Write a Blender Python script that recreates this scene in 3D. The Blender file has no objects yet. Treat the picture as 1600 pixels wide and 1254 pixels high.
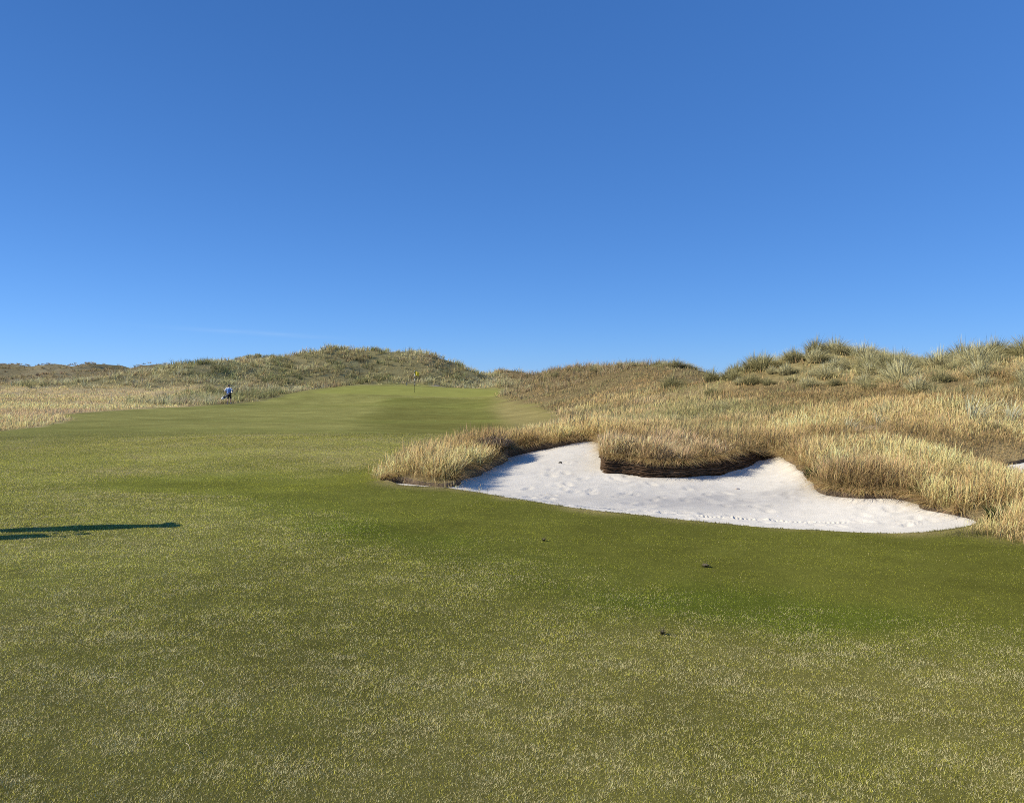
import bpy, bmesh, math, random
import numpy as np
import mathutils.geometry as mg
from mathutils import Vector, Matrix

random.seed(7)
rng = np.random.default_rng(11)
# heights of the land in metres: (x, y, z)
LAND = [(-20,-25,0),(-8,-25,0),(0,-25,0),(8,-25,0),(20,-25,0),(-20,-8,0),(-8,-8,0),(0,-8,0),(8,-8,0),(20,-8,0),(-20,0,0),(-8,0,0),(0,0,0),(8,0,0),(20,0,0),(-20,4,0),(-8,4,0),(0,4,0),(8,4,0),(20,4,0),(-9,8,0),(-5,8,0),(-1,8,0),(4,5,0),(9,6,0.05),(2,7.5,0),(12,4,0.05),(-14,12,0),(-6,12,0),(-3,11,0),(-18,12,-0.02),(-30,20,-0.2),(-40,10,-0.1),(-13,20,-0.22),(-9,20,-0.02),(-6.5,20,0.03),(-3.5,20,-0.02),(-1.8,20,-0.1),(-10,15,-0.03),(-5,15,-0.02),(-16,26,-0.35),(-18,28,-0.36),(-12,28,-0.36),(-7,28,-0.36),(-2,28,-0.36),(-20,36,-0.55),(-12,36,-0.55),(-5,36,-0.55),(0,36,-0.55),(-24,55,-0.8),(-14,55,-0.8),(-6,55,-0.8),(1,55,-0.8),(-9.61,74,-0.562),(-16.83,74,-0.923),(-21.04,70,-0.9),(-23.38,90,-0.08),(-21.82,96,0.276),(-19.48,100,0.545),(-13.12,101,0.494),(-8.12,100,0.302),(-3.15,97,0.183),(0.23,94,-0.002),(-0.73,90,-0.226),(-1.75,86,-0.354),(-6.7,82.5,-0.409),(-13.64,84,-0.24),(-19.55,86,-0.145),(-10.86,88,-0.042),(-7.39,91,-0.024),(1.3,32,-0.428),(1.93,34,-0.472),(2.35,38,-0.468),(2.54,46,-0.492),(1.95,60,-0.494),(0,70,-0.445),(-1.75,80,-0.413),(-1.26,86,-0.319),(0.3,93,-0.098),(0.47,96,0.042),(-3.28,101,0.248),(-8.44,104,0.419),(-13.63,105,0.62),(-20.26,104,0.672),(-22.95,101,0.453),(-24.88,97,0.183),(-25.49,91,-0.135),(-25.23,84,-0.513),(-25.34,78,-0.743),(-26.15,70,-0.787),(-26.8,66,-0.784),(-27.25,61,-0.728),(-28.02,57.5,-0.711),(-27.99,53,-0.681),(-27.67,49.5,-0.651),(-27.19,47,-0.652),(-24.04,43,-0.67),(-22.19,39,-0.554),(-21.05,35,-0.561),(-19.51,30,-0.423),(-19.58,28,-0.425),(-19.52,24,-0.351),(-26.56,74,-0.803),(-35.74,55,-0.633),(-45.47,80,-0.478),(-58.45,90,-0.299),(-35.73,80,-0.608),(-31.3,82,-0.729),(-47.05,92,-0.042),(-41.65,90,-0.299),(-35.72,88,-0.471),(-30.52,94,-0.231),(-27.6,100,0.302),(-20.84,107,0.906),(-13.89,107,0.732),(-8.68,107,0.732),(-50.89,95,0.367),(-49.31,98,0.885),(-47.17,102,1.848),(-43.85,106,2.803),(-40.14,110,3.383),(-36.97,114,4.002),(-32.91,116,4.796),(-28.69,118,5.71),(-25.07,119,5.938),(-21.4,120,5.78),(-17.65,121,5.619),(-13.62,120,5.295),(-10.61,119,4.589),(-8.07,117,3.212),(-5.26,118,1.983),(-57.34,124,0.3),(-52.95,128,0.3),(-48.17,132,0.3),(-44.1,136,0.8),(-39.15,138,1.6),(-34.04,140,2.51),(-29.7,141,2.74),(-25.32,142,2.58),(-20.86,143,2.42),(-16.12,142,2.09),(-12.57,141,1.39),(-9.59,139,0.3),(-6.24,140,0.3),(-37.38,98,0.805),(-30.66,108,2.038),(-21.8,112,2.69),(-14.67,113,2.516),(-43.74,98,0.805),(-51.12,142,4.132),(-63.72,177,0.63),(-48.7,143,4.729),(-60.62,178,1.23),(-46.12,144,4.868),(-57.33,179,1.37),(-42.03,144,4.401),(-52.25,179,0.9),(-58.39,150,3.91),(-72.01,185,0.41),(-70.06,160,4.194),(-85.39,195,0.69),(-80.77,166,4.157),(-97.8,201,0.66),(-87.53,170,4.769),(-105.55,205,1.27),(-93.13,174,3.998),(-111.86,209,0.5),(-36.49,150,4.275),(-45,185,0.78),(-181.64,280,6.593),(-165.75,280,6.366),(-152.13,280,6.026),(-207.99,270,6.415),(-231.93,260,5.815),(-129.77,200,3.546),(-120.04,200,3.708),(-90.87,140,1.6),(-90.05,150,2.208),(-81.52,150,2.573),(-74.66,115,0.667),(-63.62,112,0.692),(-89.59,120,0.627),(-71.45,80,-0.348),(-124.97,140,0.464),(-4.02,124,1.801),(-4.83,149,-0.7),(-2.03,125,2.208),(-2.44,150,-0.29),(2.01,124,2.103),(2.42,149,-0.4),(4.38,120,1.795),(5.29,145,-0.71),(7.1,125,1.701),(8.52,150,-0.8),(-3.51,108,0.461),(1.69,104,0.588),(2.09,86,0.902),(3.84,86,1.949),(5.32,82,2.331),(7.05,79,2.497),(9.12,75,2.573),(11.52,71,2.578),(13.04,67,2.469),(14.31,63,2.111),(14.59,58,1.788),(2.84,70,0.35),(5.36,66,0.958),(9.74,60,1.454),(4.47,55,-0.007),(6.33,52,0.545),(6.82,42,0.543),(12.17,50,1.113),(8.77,36,0.665),(3.9,30,0.236),(5.85,24,0.431),(2.68,33,-0.142),(2.73,21,0.201),(6.75,104,0.33),(11.8,97,0.57),(15.09,93,0.58),(19.31,85,0.11),(3.56,17.5,0.32),(4.55,16,0.299),(5.36,22,0.313),(4.62,14.2,0.33),(5.08,12.5,0.462),(6.91,17,0.606),(5.18,10.6,0.289),(5.59,9.8,0.227),(5.61,8.6,0.128),(8.01,12.3,0.48),(7.51,15.4,0.724),(9.02,14.8,0.782),(6.34,13,0.522),(7.17,12.6,0.555),(9.5,26,0.925),(10.72,24,1.172),(10.56,20,1.081),(10.35,17,1.158),(11.69,18,1.381),(10.39,32,1.159),(12.17,30,1.551),(13.08,26,1.558),(12.85,22,1.6),(13.3,20,1.681),(12.32,46,1.339),(16.07,60,-0.26),(12.44,42,1.702),(16.59,56,0.1),(12.65,39,2.169),(17.19,53,0.57),(13.23,37.5,2.451),(18.17,51.5,0.85),(13.91,36.5,2.694),(19.25,50.5,1.09),(14.88,36,2.621),(20.67,50,1.02),(15.75,35,2.394),(22.05,49,0.79),(16.09,32,2.119),(23.13,46,0.52),(15.76,29,2.047),(23.37,43,0.45),(15.54,27,2.125),(23.6,41,0.52),(15.71,25.5,2.179),(24.34,39.5,0.58),(16.42,25,2.167),(25.62,39,0.57),(18.24,25,2.167),(28.45,39,0.57),(21.28,25,2.107),(33.2,39,0.51),(25.3,24,1.892),(40.06,38,0.29),(12.51,14,1.032),(8.06,9,0.648),(14.62,12,1.113),(-1.1,13.2,0.24),(-0.2,14.4,0.3),(0.6,15.9,0.34),(-2.05,12.7,0),(-2.3,14,-0.02),(-1.7,15.8,0.02),(-0.6,18.4,0.03),(0.3,21,0.02),(1,24.5,-0.1),(1.5,16.8,0.4),(1.2,19,0.25),(0.75,20.5,0.1),(1.4,28,-0.3),(5.07,8.57,0.01),(4.68,8.31,0.01),(4.32,8.14,0.01),(3.87,8.04,0.01),(3.32,8.14,0.01),(2.72,8.35,0.01),(2.12,8.68,0.01),(1.48,9.09,0.01),(0.78,9.6,0.01),(0,10.39,0.01),(-0.54,10.97,0.01),(-0.92,11.32,0.01),(-1.41,11.56,0.01),(-1.7,11.73,0.01),(-1.92,12.13,0.05),(-1.76,12.13,0.08),(-1.34,11.74,0.05),(-0.9,11.59,0.06),(-0.78,12.21,0.1),(-0.58,13.02,0.12),(-0.28,13.99,0.18),(0,14.99,0.24),(0.37,15.18,0.3),(0.84,15.15,0.37),(1.3,15.22,0.41),(1.54,15.13,0.41),(1.7,14.93,0.41),(1.72,14.36,0.4),(1.59,13.64,0.36),(1.52,12.89,0.34),(1.71,12.7,0.29),(1.99,12.53,0.26),(2.33,12.44,0.23),(2.63,12.44,0.24),(2.96,12.52,0.25),(3.29,12.69,0.28),(3.64,12.97,0.31),(3.98,13.28,0.32),(4.33,13.64,0.31),(4.55,13.65,0.3),(4.63,13.47,0.29),(4.58,12.65,0.26),(4.5,12.12,0.26),(4.39,11.66,0.2),(4.23,10.94,0.12),(4.2,10.3,0.11),(4.43,10.05,0.1),(4.72,9.95,0.13),(4.87,9.79,0.12),(4.93,9.61,0.11),(4.93,9.34,0.09),(5.07,9.01,0.05),(5.16,8.78,0.03),(1.68,14.74,0.43),(1.61,13.99,0.41),(1.81,13.8,0.36),(2.11,13.63,0.33),(2.47,13.54,0.3),(2.79,13.54,0.31),(3.14,13.62,0.32),(3.48,13.79,0.35),(3.86,14.07,0.38),(4.22,14.38,0.39),(4.59,14.74,0.38),(4.83,14.75,0.37),(7.2,10.2,0.2),(8.5,10.1,0.2),(7.2,12.1,0.35),(8.6,12.3,0.37),(7,9.4,0.12),(6.8,11.3,0.33)]
# bunker rim: (x, y, sand height, rise of the turf lip above the sand)
RIM = [(5.07,8.57,-0.005,0.015),(4.68,8.31,-0.005,0.015),(4.32,8.14,-0.005,0.015),(3.87,8.04,-0.005,0.015),(3.32,8.14,-0.005,0.015),(2.72,8.35,-0.005,0.015),(2.12,8.68,-0.005,0.015),(1.48,9.09,-0.005,0.015),(0.78,9.6,-0.005,0.015),(0,10.39,-0.005,0.015),(-0.54,10.97,-0.005,0.015),(-0.92,11.32,-0.005,0.015),(-1.41,11.56,-0.005,0.015),(-1.7,11.73,-0.005,0.015),(-1.92,12.13,0,0.05),(-1.76,12.13,-0.02,0.1),(-1.34,11.74,-0.01,0.06),(-0.9,11.59,-0.01,0.07),(-0.78,12.21,-0.02,0.12),(-0.58,13.02,0,0.12),(-0.28,13.99,0.04,0.14),(0,14.99,0.1,0.14),(0.37,15.18,0.18,0.12),(0.84,15.15,0.27,0.1),(1.3,15.22,0.35,0.06),(1.54,15.13,0.37,0.04),(1.7,14.93,0.35,0.06),(1.72,14.36,0.28,0.12),(1.59,13.64,0.18,0.18),(1.52,12.89,0.1,0.24),(1.71,12.7,0.06,0.23),(1.99,12.53,0.04,0.22),(2.33,12.44,0.03,0.2),(2.63,12.44,0.03,0.21),(2.96,12.52,0.03,0.22),(3.29,12.69,0.04,0.24),(3.64,12.97,0.07,0.24),(3.98,13.28,0.12,0.2),(4.33,13.64,0.18,0.13),(4.55,13.65,0.24,0.06),(4.63,13.47,0.23,0.06),(4.58,12.65,0.19,0.07),(4.5,12.12,0.16,0.1),(4.39,11.66,0.1,0.1),(4.23,10.94,0.05,0.07),(4.2,10.3,0.04,0.07),(4.43,10.05,0.06,0.04),(4.72,9.95,0.08,0.05),(4.87,9.79,0.06,0.06),(4.93,9.61,0.05,0.06),(4.93,9.34,0.04,0.05),(5.07,9.01,0.02,0.03),(5.16,8.78,0.01,0.02)]
N_FRONT = 14
WALL = (27, 39)
SAND = [(-0.47,11.5,-0.08),(0.49,11.92,-0.05),(0.92,11.28,-0.1),(1.07,13.17,0.1),(1.72,10.55,-0.12),(1.9,11.65,-0.06),(2.53,10.35,-0.13),(2.82,11.52,-0.07),(3.28,10.05,-0.12),(3.81,11.7,-0.02),(4.35,12.71,0.1),(3.91,9.59,-0.08),(4.4,8.99,-0.05)]
RIM_SMALL = [(6.93,11.15),(6.98,11.6),(7.4,12),(8.2,12.1),(9.2,11.9),(9.8,11.3),(9.3,10.6),(8.4,10.3),(7.6,10.35),(7.05,10.7)]
MOWN = [(25,1),(14,5.6),(4.96,7.23),(4.77,7.4),(4.75,7.81),(4.88,8.19),(5.07,8.57),(4.68,8.31),(4.32,8.14),(3.87,8.04),(3.32,8.14),(2.72,8.35),(2.12,8.68),(1.48,9.09),(0.78,9.6),(0,10.39),(-0.54,10.97),(-0.92,11.32),(-1.41,11.56),(-1.7,11.73),(-2,12.25),(-2.22,12.8),(-2.3,13.6),(-2,14.6),(-1.45,16),(-0.6,17.9),(0.1,20.2),(0.75,23.5),(1.1,27),(1.3,32),(1.93,34),(2.35,38),(2.54,46),(1.95,60),(0,70),(-1.75,80),(-1.26,86),(0.3,93),(0.47,96),(-3.28,101),(-8.44,104),(-13.63,105),(-20.26,104),(-22.95,101),(-24.88,97),(-25.49,91),(-25.23,84),(-25.34,78),(-26.15,70),(-26.8,66),(-27.25,61),(-28.02,57.5),(-27.99,53),(-27.67,49.5),(-27.19,47),(-24.04,43),(-22.19,39),(-21.05,35),(-19.51,30),(-19.58,28),(-19.52,24),(-30,20),(-45,8),(-45,-40),(40,-40)]
GREEN = [(-23.38,90),(-21.82,96),(-19.48,100),(-13.12,101),(-8.12,100),(-3.15,97),(0.23,94),(-0.73,90),(-1.75,86),(-6.7,82.5),(-13.64,84),(-19.55,86)]
SEMI = [(-1.71,78),(0,69),(1.92,59),(2.49,45),(2.32,37.5),(1.82,33),(0.78,32),(-0.28,34),(-0.84,47),(-1.56,64)]
SUN_EL, SUN_E = 36.0, 5.0
SKY_S, SKY_AIR, SKY_DUST, SKY_OZONE = .10, .6, .0, 6.0
SHADOW_FROM = (-6.05, 8.08)

# ------------------------------------------------------------------ maths helpers
def smooth(a, b, v):
    t = np.clip((np.asarray(v, float) - a) / (b - a), 0, 1)
    return t * t * (3 - 2 * t)

def _hash(ix, iy, s):
    n = (ix.astype(np.int64) * 374761393 + iy.astype(np.int64) * 668265263 + s * 974711) & 0x7fffffff
    n = ((n ^ (n >> 13)) * 1274126177) & 0x7fffffff
    return ((n ^ (n >> 16)) & 0xffff) / 65535.0

def vnoise(x, y, s=0):
    x = np.asarray(x, float); y = np.asarray(y, float)
    ix = np.floor(x); iy = np.floor(y); fx = x - ix; fy = y - iy
    fx = fx * fx * (3 - 2 * fx); fy = fy * fy * (3 - 2 * fy)
    a = _hash(ix, iy, s); b = _hash(ix + 1, iy, s); c = _hash(ix, iy + 1, s); d = _hash(ix + 1, iy + 1, s)
    return (a * (1 - fx) + b * fx) * (1 - fy) + (c * (1 - fx) + d * fx) * fy

def fbm(x, y, s=0, o=3):
    v = 0; a = 1.0; tot = 0
    for k in range(o):
        ca, sa = math.cos(.6 + k), math.sin(.6 + k)
        v = v + a * vnoise((x * ca - y * sa) * 2 ** k + 17.3 * k, (x * sa + y * ca) * 2 ** k + 5.1 * k, s + k)
        tot += a; a *= .5
    return v / tot          # 0..1

class Spline2D:
    """thin plate spline through scattered (x, y, z) points"""
    def __init__(self, pts, sc, reg=1e-5):
        A = np.array(pts, float)
        self.p = A[:, :2] / sc; self.sc = sc; n = len(A)
        K = self._k(self.p, self.p).astype(float) + np.eye(n) * reg
        Q = np.hstack([np.ones((n, 1)), self.p])
        M = np.zeros((n + 3, n + 3)); M[:n, :n] = K; M[:n, n:] = Q; M[n:, :n] = Q.T
        self.w = np.linalg.solve(M, np.concatenate([A[:, 2], np.zeros(3)]))
    @staticmethod
    def _k(a, b):
        r2 = np.maximum((a[:, :1] - b[None, :, 0]) ** 2 + (a[:, 1:] - b[None, :, 1]) ** 2, 1e-12)
        return .5 * r2 * np.log(r2)
    def __call__(self, x, y):
        x = np.asarray(x, float).ravel(); y = np.asarray(y, float).ravel()
        out = np.empty(len(x)); n = len(self.p)
        for i in range(0, len(x), 20000):
            q = np.stack([x[i:i + 20000], y[i:i + 20000]], 1) / self.sc
            out[i:i + 20000] = self._k(q.astype(np.float32), self.p.astype(np.float32)).astype(float) @ self.w[:n] + self.w[n] + q @ self.w[n + 1:]
        return out

def inside(poly, x, y):
    p = np.asarray(poly, float); r = np.zeros(len(x), bool); j = len(p) - 1
    bb = (x > p[:, 0].min()) & (x < p[:, 0].max()) & (y > p[:, 1].min()) & (y < p[:, 1].max())
    if len(x) > 2000 and not bb.all():
        if bb.any(): r[bb] = inside(poly, x[bb], y[bb])
        return r
    for i in range(len(p)):
        xi, yi = p[i]; xj, yj = p[j]
        if yi != yj:
            r ^= ((yi > y) != (yj > y)) & (x < (xj - xi) * (y - yi) / (yj - yi) + xi)
        j = i
    return r

def polydist(poly, x, y, closed=True):
    p = np.asarray(poly, float)
    x = np.asarray(x, float); y = np.asarray(y, float)
    bx_ = np.maximum(np.maximum(p[:, 0].min() - x, x - p[:, 0].max()), 0); by_ = np.maximum(np.maximum(p[:, 1].min() - y, y - p[:, 1].max()), 0)
    far_ = np.hypot(bx_, by_) + 1.0
    if len(x) > 2000:
        nr = far_ < 3.5
        if not nr.all():
            if nr.any(): far_[nr] = polydist(poly, x[nr], y[nr], closed)
            return far_
    d = np.full(len(x), 1e9)
    for i in range(len(p) if closed else len(p) - 1):
        a = p[i]; b = p[(i + 1) % len(p)]; e = b - a; l2 = max(e @ e, 1e-12)
        t = np.clip(((x - a[0]) * e[0] + (y - a[1]) * e[1]) / l2, 0, 1)
        d = np.minimum(d, np.hypot(x - a[0] - t * e[0], y - a[1] - t * e[1]))
    return d

def sdist(poly, x, y):                       # positive inside
    return np.where(inside(poly, x, y), 1, -1) * polydist(poly, x, y)

def resample(pts, step, closed=True, curve=True):
    P = np.array(pts, float); n = len(P); out = []
    for i in range(n if closed else n - 1):
        if closed: a, b, c, d = P[i - 1], P[i], P[(i + 1) % n], P[(i + 2) % n]
        else: a, b, c, d = P[max(i - 1, 0)], P[i], P[i + 1], P[min(i + 2, n - 1)]
        k = max(1, int(round(np.hypot(*(c - b)[:2]) / step)))
        for t in np.arange(k) / k:
            if curve: out.append(.5 * (2 * b + (c - a) * t + (2 * a - 5 * b + 4 * c - d) * t * t + (3 * b - a - 3 * c + d) * t ** 3))
            else: out.append(b + (c - b) * t)
    if not closed: out.append(P[-1])
    return np.array(out)

# ------------------------------------------------------------------ the land
land = Spline2D(LAND, 20.0)
rim = resample(RIM, .09)
back = np.ones(len(rim))
_front = np.array(RIM[:N_FRONT])[:, :2]
_df = polydist(_front, rim[:, 0], rim[:, 1], False)
back = smooth(.12, .6, _df)
rim[:, 0] += (vnoise(rim[:, 0] * 3.1, rim[:, 1] * 3.1, 5) - .5) * .16 * back
rim[:, 1] += (vnoise(rim[:, 0] * 3.3, rim[:, 1] * 3.3, 9) - .5) * .20 * back + (vnoise(rim[:, 0] * 2.2, rim[:, 1] * 2.2, 3) - .5) * .05
rim2 = resample([(a + .24, b - .03) for a, b in RIM_SMALL], .12)
rim2 = rim2 + (np.stack([vnoise(rim2[:, 0] * 3, rim2[:, 1] * 3, 5), vnoise(rim2[:, 0] * 3, rim2[:, 1] * 3, 6)], 1) - .5) * .15
mown = np.array(MOWN, float)
green = resample(GREEN, .8)
RXY = rim[:, :2]

def ground(x, y):
    x = np.asarray(x, float).ravel(); y = np.asarray(y, float).ravel()
    r = np.hypot(x, y)
    z = np.clip(land(x, y), -3, 7.5)
    z = z * (1 - smooth(300, 430, r)) * smooth(-60, -25, y)
    m = sdist(mown, x, y)
    rough = smooth(.3, -1.5, m) * smooth(0, .6, polydist(RXY, x, y)) * smooth(0, .5, polydist(rim2, x, y))
    dune = smooth(.5, 1.6, z) * rough
    farl = smooth(100, 135, y) * smooth(-40, -70, x)
    z = z + rough * (fbm(x / 1.3, y / 1.3, 21) - .5) * .12
    z = z + dune * (fbm(x / 3.6, y / 3.6, 31) - .5) * .5
    z = z + rough * smooth(80, 100, y) * (fbm(x / 8, y / 8, 41, 3) - .5) * (.8 + 2.6 * farl) * smooth(230, 190, y) - rough * farl * .5
    z = z + rough * smooth(80, 92, y) * smooth(200, 160, y) * (fbm(x / 3.4, y / 4.2, 45, 2) - .5) * 1.2
    z = z + smooth(0, 1.5, m) * ((fbm(x / 1.8, y / 1.8, 51) - .5) * .025 + (fbm(x / 9, y / 9, 61) - .5) * .10 * smooth(18, 30, y))
    z = z + (fbm(x / 120, y / 120, 71) - .45) * 4 * smooth(350, 700, r)
    return z

_sp = [(a, b, c) for a, b, c in SAND] + [(a, b, c) for a, b, c, d in rim[::4]]
sand_s = Spline2D(_sp, 5.0, 1e-4)
rim_lip = np.maximum(ground(rim[:, 0], rim[:, 1]), rim[:, 2] + .012)

def mix(a, b, t):
    t = np.asarray(t)[:, None]
    return np.asarray(a) * (1 - t) + np.asarray(b) * t

FRINGE = [(-6.5, 11.6), (-3.5, 10.4), (-1.6, 8.2), (.94, 5.8), (3.1, 4.7), (7, 4.0), (14, 3.5)]
def turf_state(x, y):
    """swath = smooth watered collar beside the bunker, dry = straw in the turf, vivid = green patches"""
    ln = np.array(FRINGE + [(14, 60), (-2.2, 14), (-6.5, 12.4)])
    s = sdist(ln, x, y)
    wob = (fbm(x / .8, y / .8, 81) - .5) * 1.6
    swath = smooth(-.9, 1.0, s + wob)
    edge = np.exp(-((polydist(FRINGE, x, y, False) + wob * .5) / .55) ** 2)
    vivid = np.clip(edge * (.35 + .9 * smooth(.4, .65, fbm(x / 1.5, y / 1.5, 91))), 0, 1) * smooth(-5, -2.5, x) * smooth(.3, 0, np.abs(s) - 1.2)
    dry = (1 - swath) * (.55 + .45 * smooth(.35, .65, fbm(x / 2.4, y / 2.0, 101)))
    return swath, dry, vivid

def mown_color(x, y):
    swath, dry, vivid = turf_state(x, y)
    n1 = fbm(x / 1.1, y / .8, 111); n2 = fbm(x / 4.5, y / 3.2, 121); n3 = fbm(x / .28, y / .28, 123)
    c = mix((.150, .158, .046), (.194, .183, .068), dry)
    c = mix(c, (.165, .172, .046), swath)
    c = mix(c, (.112, .142, .028), vivid * .85)
    # beyond the low brow the fairway is finer and cut in broad stripes
    far = smooth(18, 26, y + (vnoise(x / 2, y / 9, 3) - .5) * 4)
    stripe = smooth(84, 78, y) * smooth(-1.2, 1.2, x + 5.0 + (y - 20) * .127 + (vnoise(x / 3, y / 6, 8) - .5) * 1.5)
    fc = mix((.268, .255, .100), (.168, .174, .056), stripe)
    fc = mix(fc, (.175, .150, .062), stripe * smooth(.45, .6, fbm(x / 11, y / 9, 127)) * .35)
    across = smooth(.42, .58, vnoise(x / 14, y / 7 + 3, 12))
    fc = mix(fc, (.20, .205, .070), across * .45)
    c = mix(c, fc, far * .9)
    brow = np.exp(-((y - 19.3) / 1.2) ** 2) * smooth(-14, -11, x) * smooth(-2, -5, x)
    c = mix(c, (.21, .18, .095), brow * .25)
    semi = smooth(-.6, .8, sdist(SEMI, x, y))
    c = mix(c, (.29, .245, .120), semi)
    gd = sdist(green, x, y)
    c = mix(c, (.225, .215, .085), np.exp(-(gd / .9) ** 2) * .55)
    c = mix(c, (.265, .265, .088), smooth(0, .5, gd))
    k = (.80 + .40 * n1) * (.86 + .28 * n2)
    k = 1 + (k - 1) * (1 - .6 * smooth(0, 1, gd))
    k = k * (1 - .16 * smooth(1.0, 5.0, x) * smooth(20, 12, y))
    k = k * (1 + .42 * smooth(0, -6, x - .22 * (y - 8)) * smooth(26, 18, y))  # left side brightened in the colour, as raking sun would do
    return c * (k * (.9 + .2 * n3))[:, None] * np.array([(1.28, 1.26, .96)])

SCARS = [(7.0, 15.2, .75, .5), (8.7, 14.4, .8, .3), (-124, 196, 9, 3.2), (-117, 205, 16, 2.2), (-9.5, 104.5, 1.6, .6)]
def scar(x, y):
    v = np.zeros(len(x))
    for a, b, rx, ry in SCARS:
        v = np.maximum(v, smooth(1.25, .6, np.hypot((x - a) / rx, (y - b) / ry) + (fbm(x / rx * 2.2, y / ry * 1.6, 131) - .5) * 1.3))
    return v

def rough_kind(x, y, z):
    """weights: marram (grey green dune grass), heath (short brown olive), the rest golden fescue"""
    n = fbm(x / 6, y / 6, 141); n2 = fbm(x / 2.2, y / 2.2, 151)
    left = smooth(2, -4, x - (y - 95) * .0) * smooth(70, 84, y)
    marl = left * smooth(.15, .9, z + (n - .5) * 1.2)
    left2 = smooth(2, -4, x) * smooth(64, 70, y)
    marl = np.maximum(marl, left2 * smooth(-37, -29, x - (y - 70) * -.12 + (n2 - .5) * 5))
    right = 1 - left
    marr = right * smooth(1.15, 1.9, z + (n - .5) * .9 - .25 * smooth(45, 60, y)) * smooth(60, 50, y)
    hth = right * smooth(.70, 1.35, z + (n - .5) * 1.0 - .25 * smooth(22, 14, y)) * (1 - marr)
    hth = np.maximum(hth, right * smooth(42, 60, y) * (1 - marr) * .85 * smooth(-8, -2, x))
    farl = smooth(100, 125, y) * smooth(-45, -60, x - (y - 120) * -.3)
    hth = np.maximum(hth, farl)
    mar = np.clip(marl * (1 - farl) + marr, 0, 1)
    return mar, np.clip(hth, 0, 1 - mar), n, n2

def rough_ground_color(x, y, z):
    mar, hth, n, n2 = rough_kind(x, y, z)
    c = mix((.36, .275, .13), (.46, .355, .18), n2)
    c = mix(c, (.70, .53, .26), smooth(25, 36, y) * smooth(-5, -12, x))
    c = mix(c, mix((.27, .24, .105), (.36, .30, .14), n2), mar)
    c = mix(c, mix((.17, .125, .055), (.29, .22, .105), n2), hth)
    c = mix(c, mix((.26, .215, .105), (.44, .36, .19), smooth(.35, .65, fbm(x / 9, y / 14, 307))), smooth(100, 125, y) * smooth(-40, -55, x) * .8)
    c = mix(c, (.40, .34, .19), smooth(205, 240, y) * .8)
    return mix(c, (.50, .43, .32), scar(x, y) * .8)

# ------------------------------------------------------------------ scene helpers
col = bpy.context.scene.collection
def tag(o, label=None, cat=None, group=None, kind=None):
    for k, v in (('label', label), ('category', cat), ('group', group), ('kind', kind)):
        if v: o[k] = v
    return o

def fast_mesh(name, V, F, colors=None, smooth_sh=True, mat=None):
    """V (n,3) floats, F (m,3) triangle indices"""
    me = bpy.data.meshes.new(name); V = np.asarray(V, np.float32); F = np.asarray(F, np.int32)
    me.vertices.add(len(V)); me.vertices.foreach_set('co', V.ravel())
    me.loops.add(F.size); me.loops.foreach_set('vertex_index', F.ravel())
    me.polygons.add(len(F)); me.polygons.foreach_set('loop_start', np.arange(0, F.size, 3, dtype=np.int32))
    me.polygons.foreach_set('use_smooth', np.full(len(F), smooth_sh))
    me.update(calc_edges=True)
    if colors is not None:
        a = me.color_attributes.new('tint', 'FLOAT_COLOR', 'POINT')
        c4 = np.ones((len(V), 4), np.float32); c4[:, :3] = colors
        a.data.foreach_set('color', c4.ravel())
    if mat: me.materials.append(mat)
    return me

def link(name, me, parent=None):
    o = bpy.data.objects.new(name, me); col.objects.link(o)
    if parent: o.parent = parent
    return o

def empty(name, loc, rz=0):
    o = bpy.data.objects.new(name, None); col.objects.link(o); o.location = loc; o.rotation_euler = (0, 0, rz)
    o.empty_display_size = .1
    return o

# ------------------------------------------------------------------ materials
def new_mat(name):
    m = bpy.data.materials.new(name); m.use_nodes = True; nt = m.node_tree; nt.nodes.clear()
    return m, nt.nodes, nt.links, nt.nodes.new('ShaderNodeOutputMaterial')

def noise_node(N, L, scale, detail=4, rough=.6, vec=None):
    n = N.new('ShaderNodeTexNoise'); n.inputs['Scale'].default_value = scale; n.inputs['Detail'].default_value = detail; n.inputs['Roughness'].default_value = rough
    if vec: L.new(vec, n.inputs['Vector'])
    return n.outputs['Fac']

def math_node(N, L, op, a, b=None):
    n = N.new('ShaderNodeMath'); n.operation = op
    for i, v in enumerate((a, b)):
        if v is None: continue
        if isinstance(v, (int, float)): n.inputs[i].default_value = v
        else: L.new(v, n.inputs[i])
    return n.outputs[0]

def rangemap(N, L, v, a, b, c, d):
    n = N.new('ShaderNodeMapRange'); L.new(v, n.inputs[0])
    for i, q in enumerate((a, b, c, d)): n.inputs[i + 1].default_value = q
    return n.outputs[0]

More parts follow.
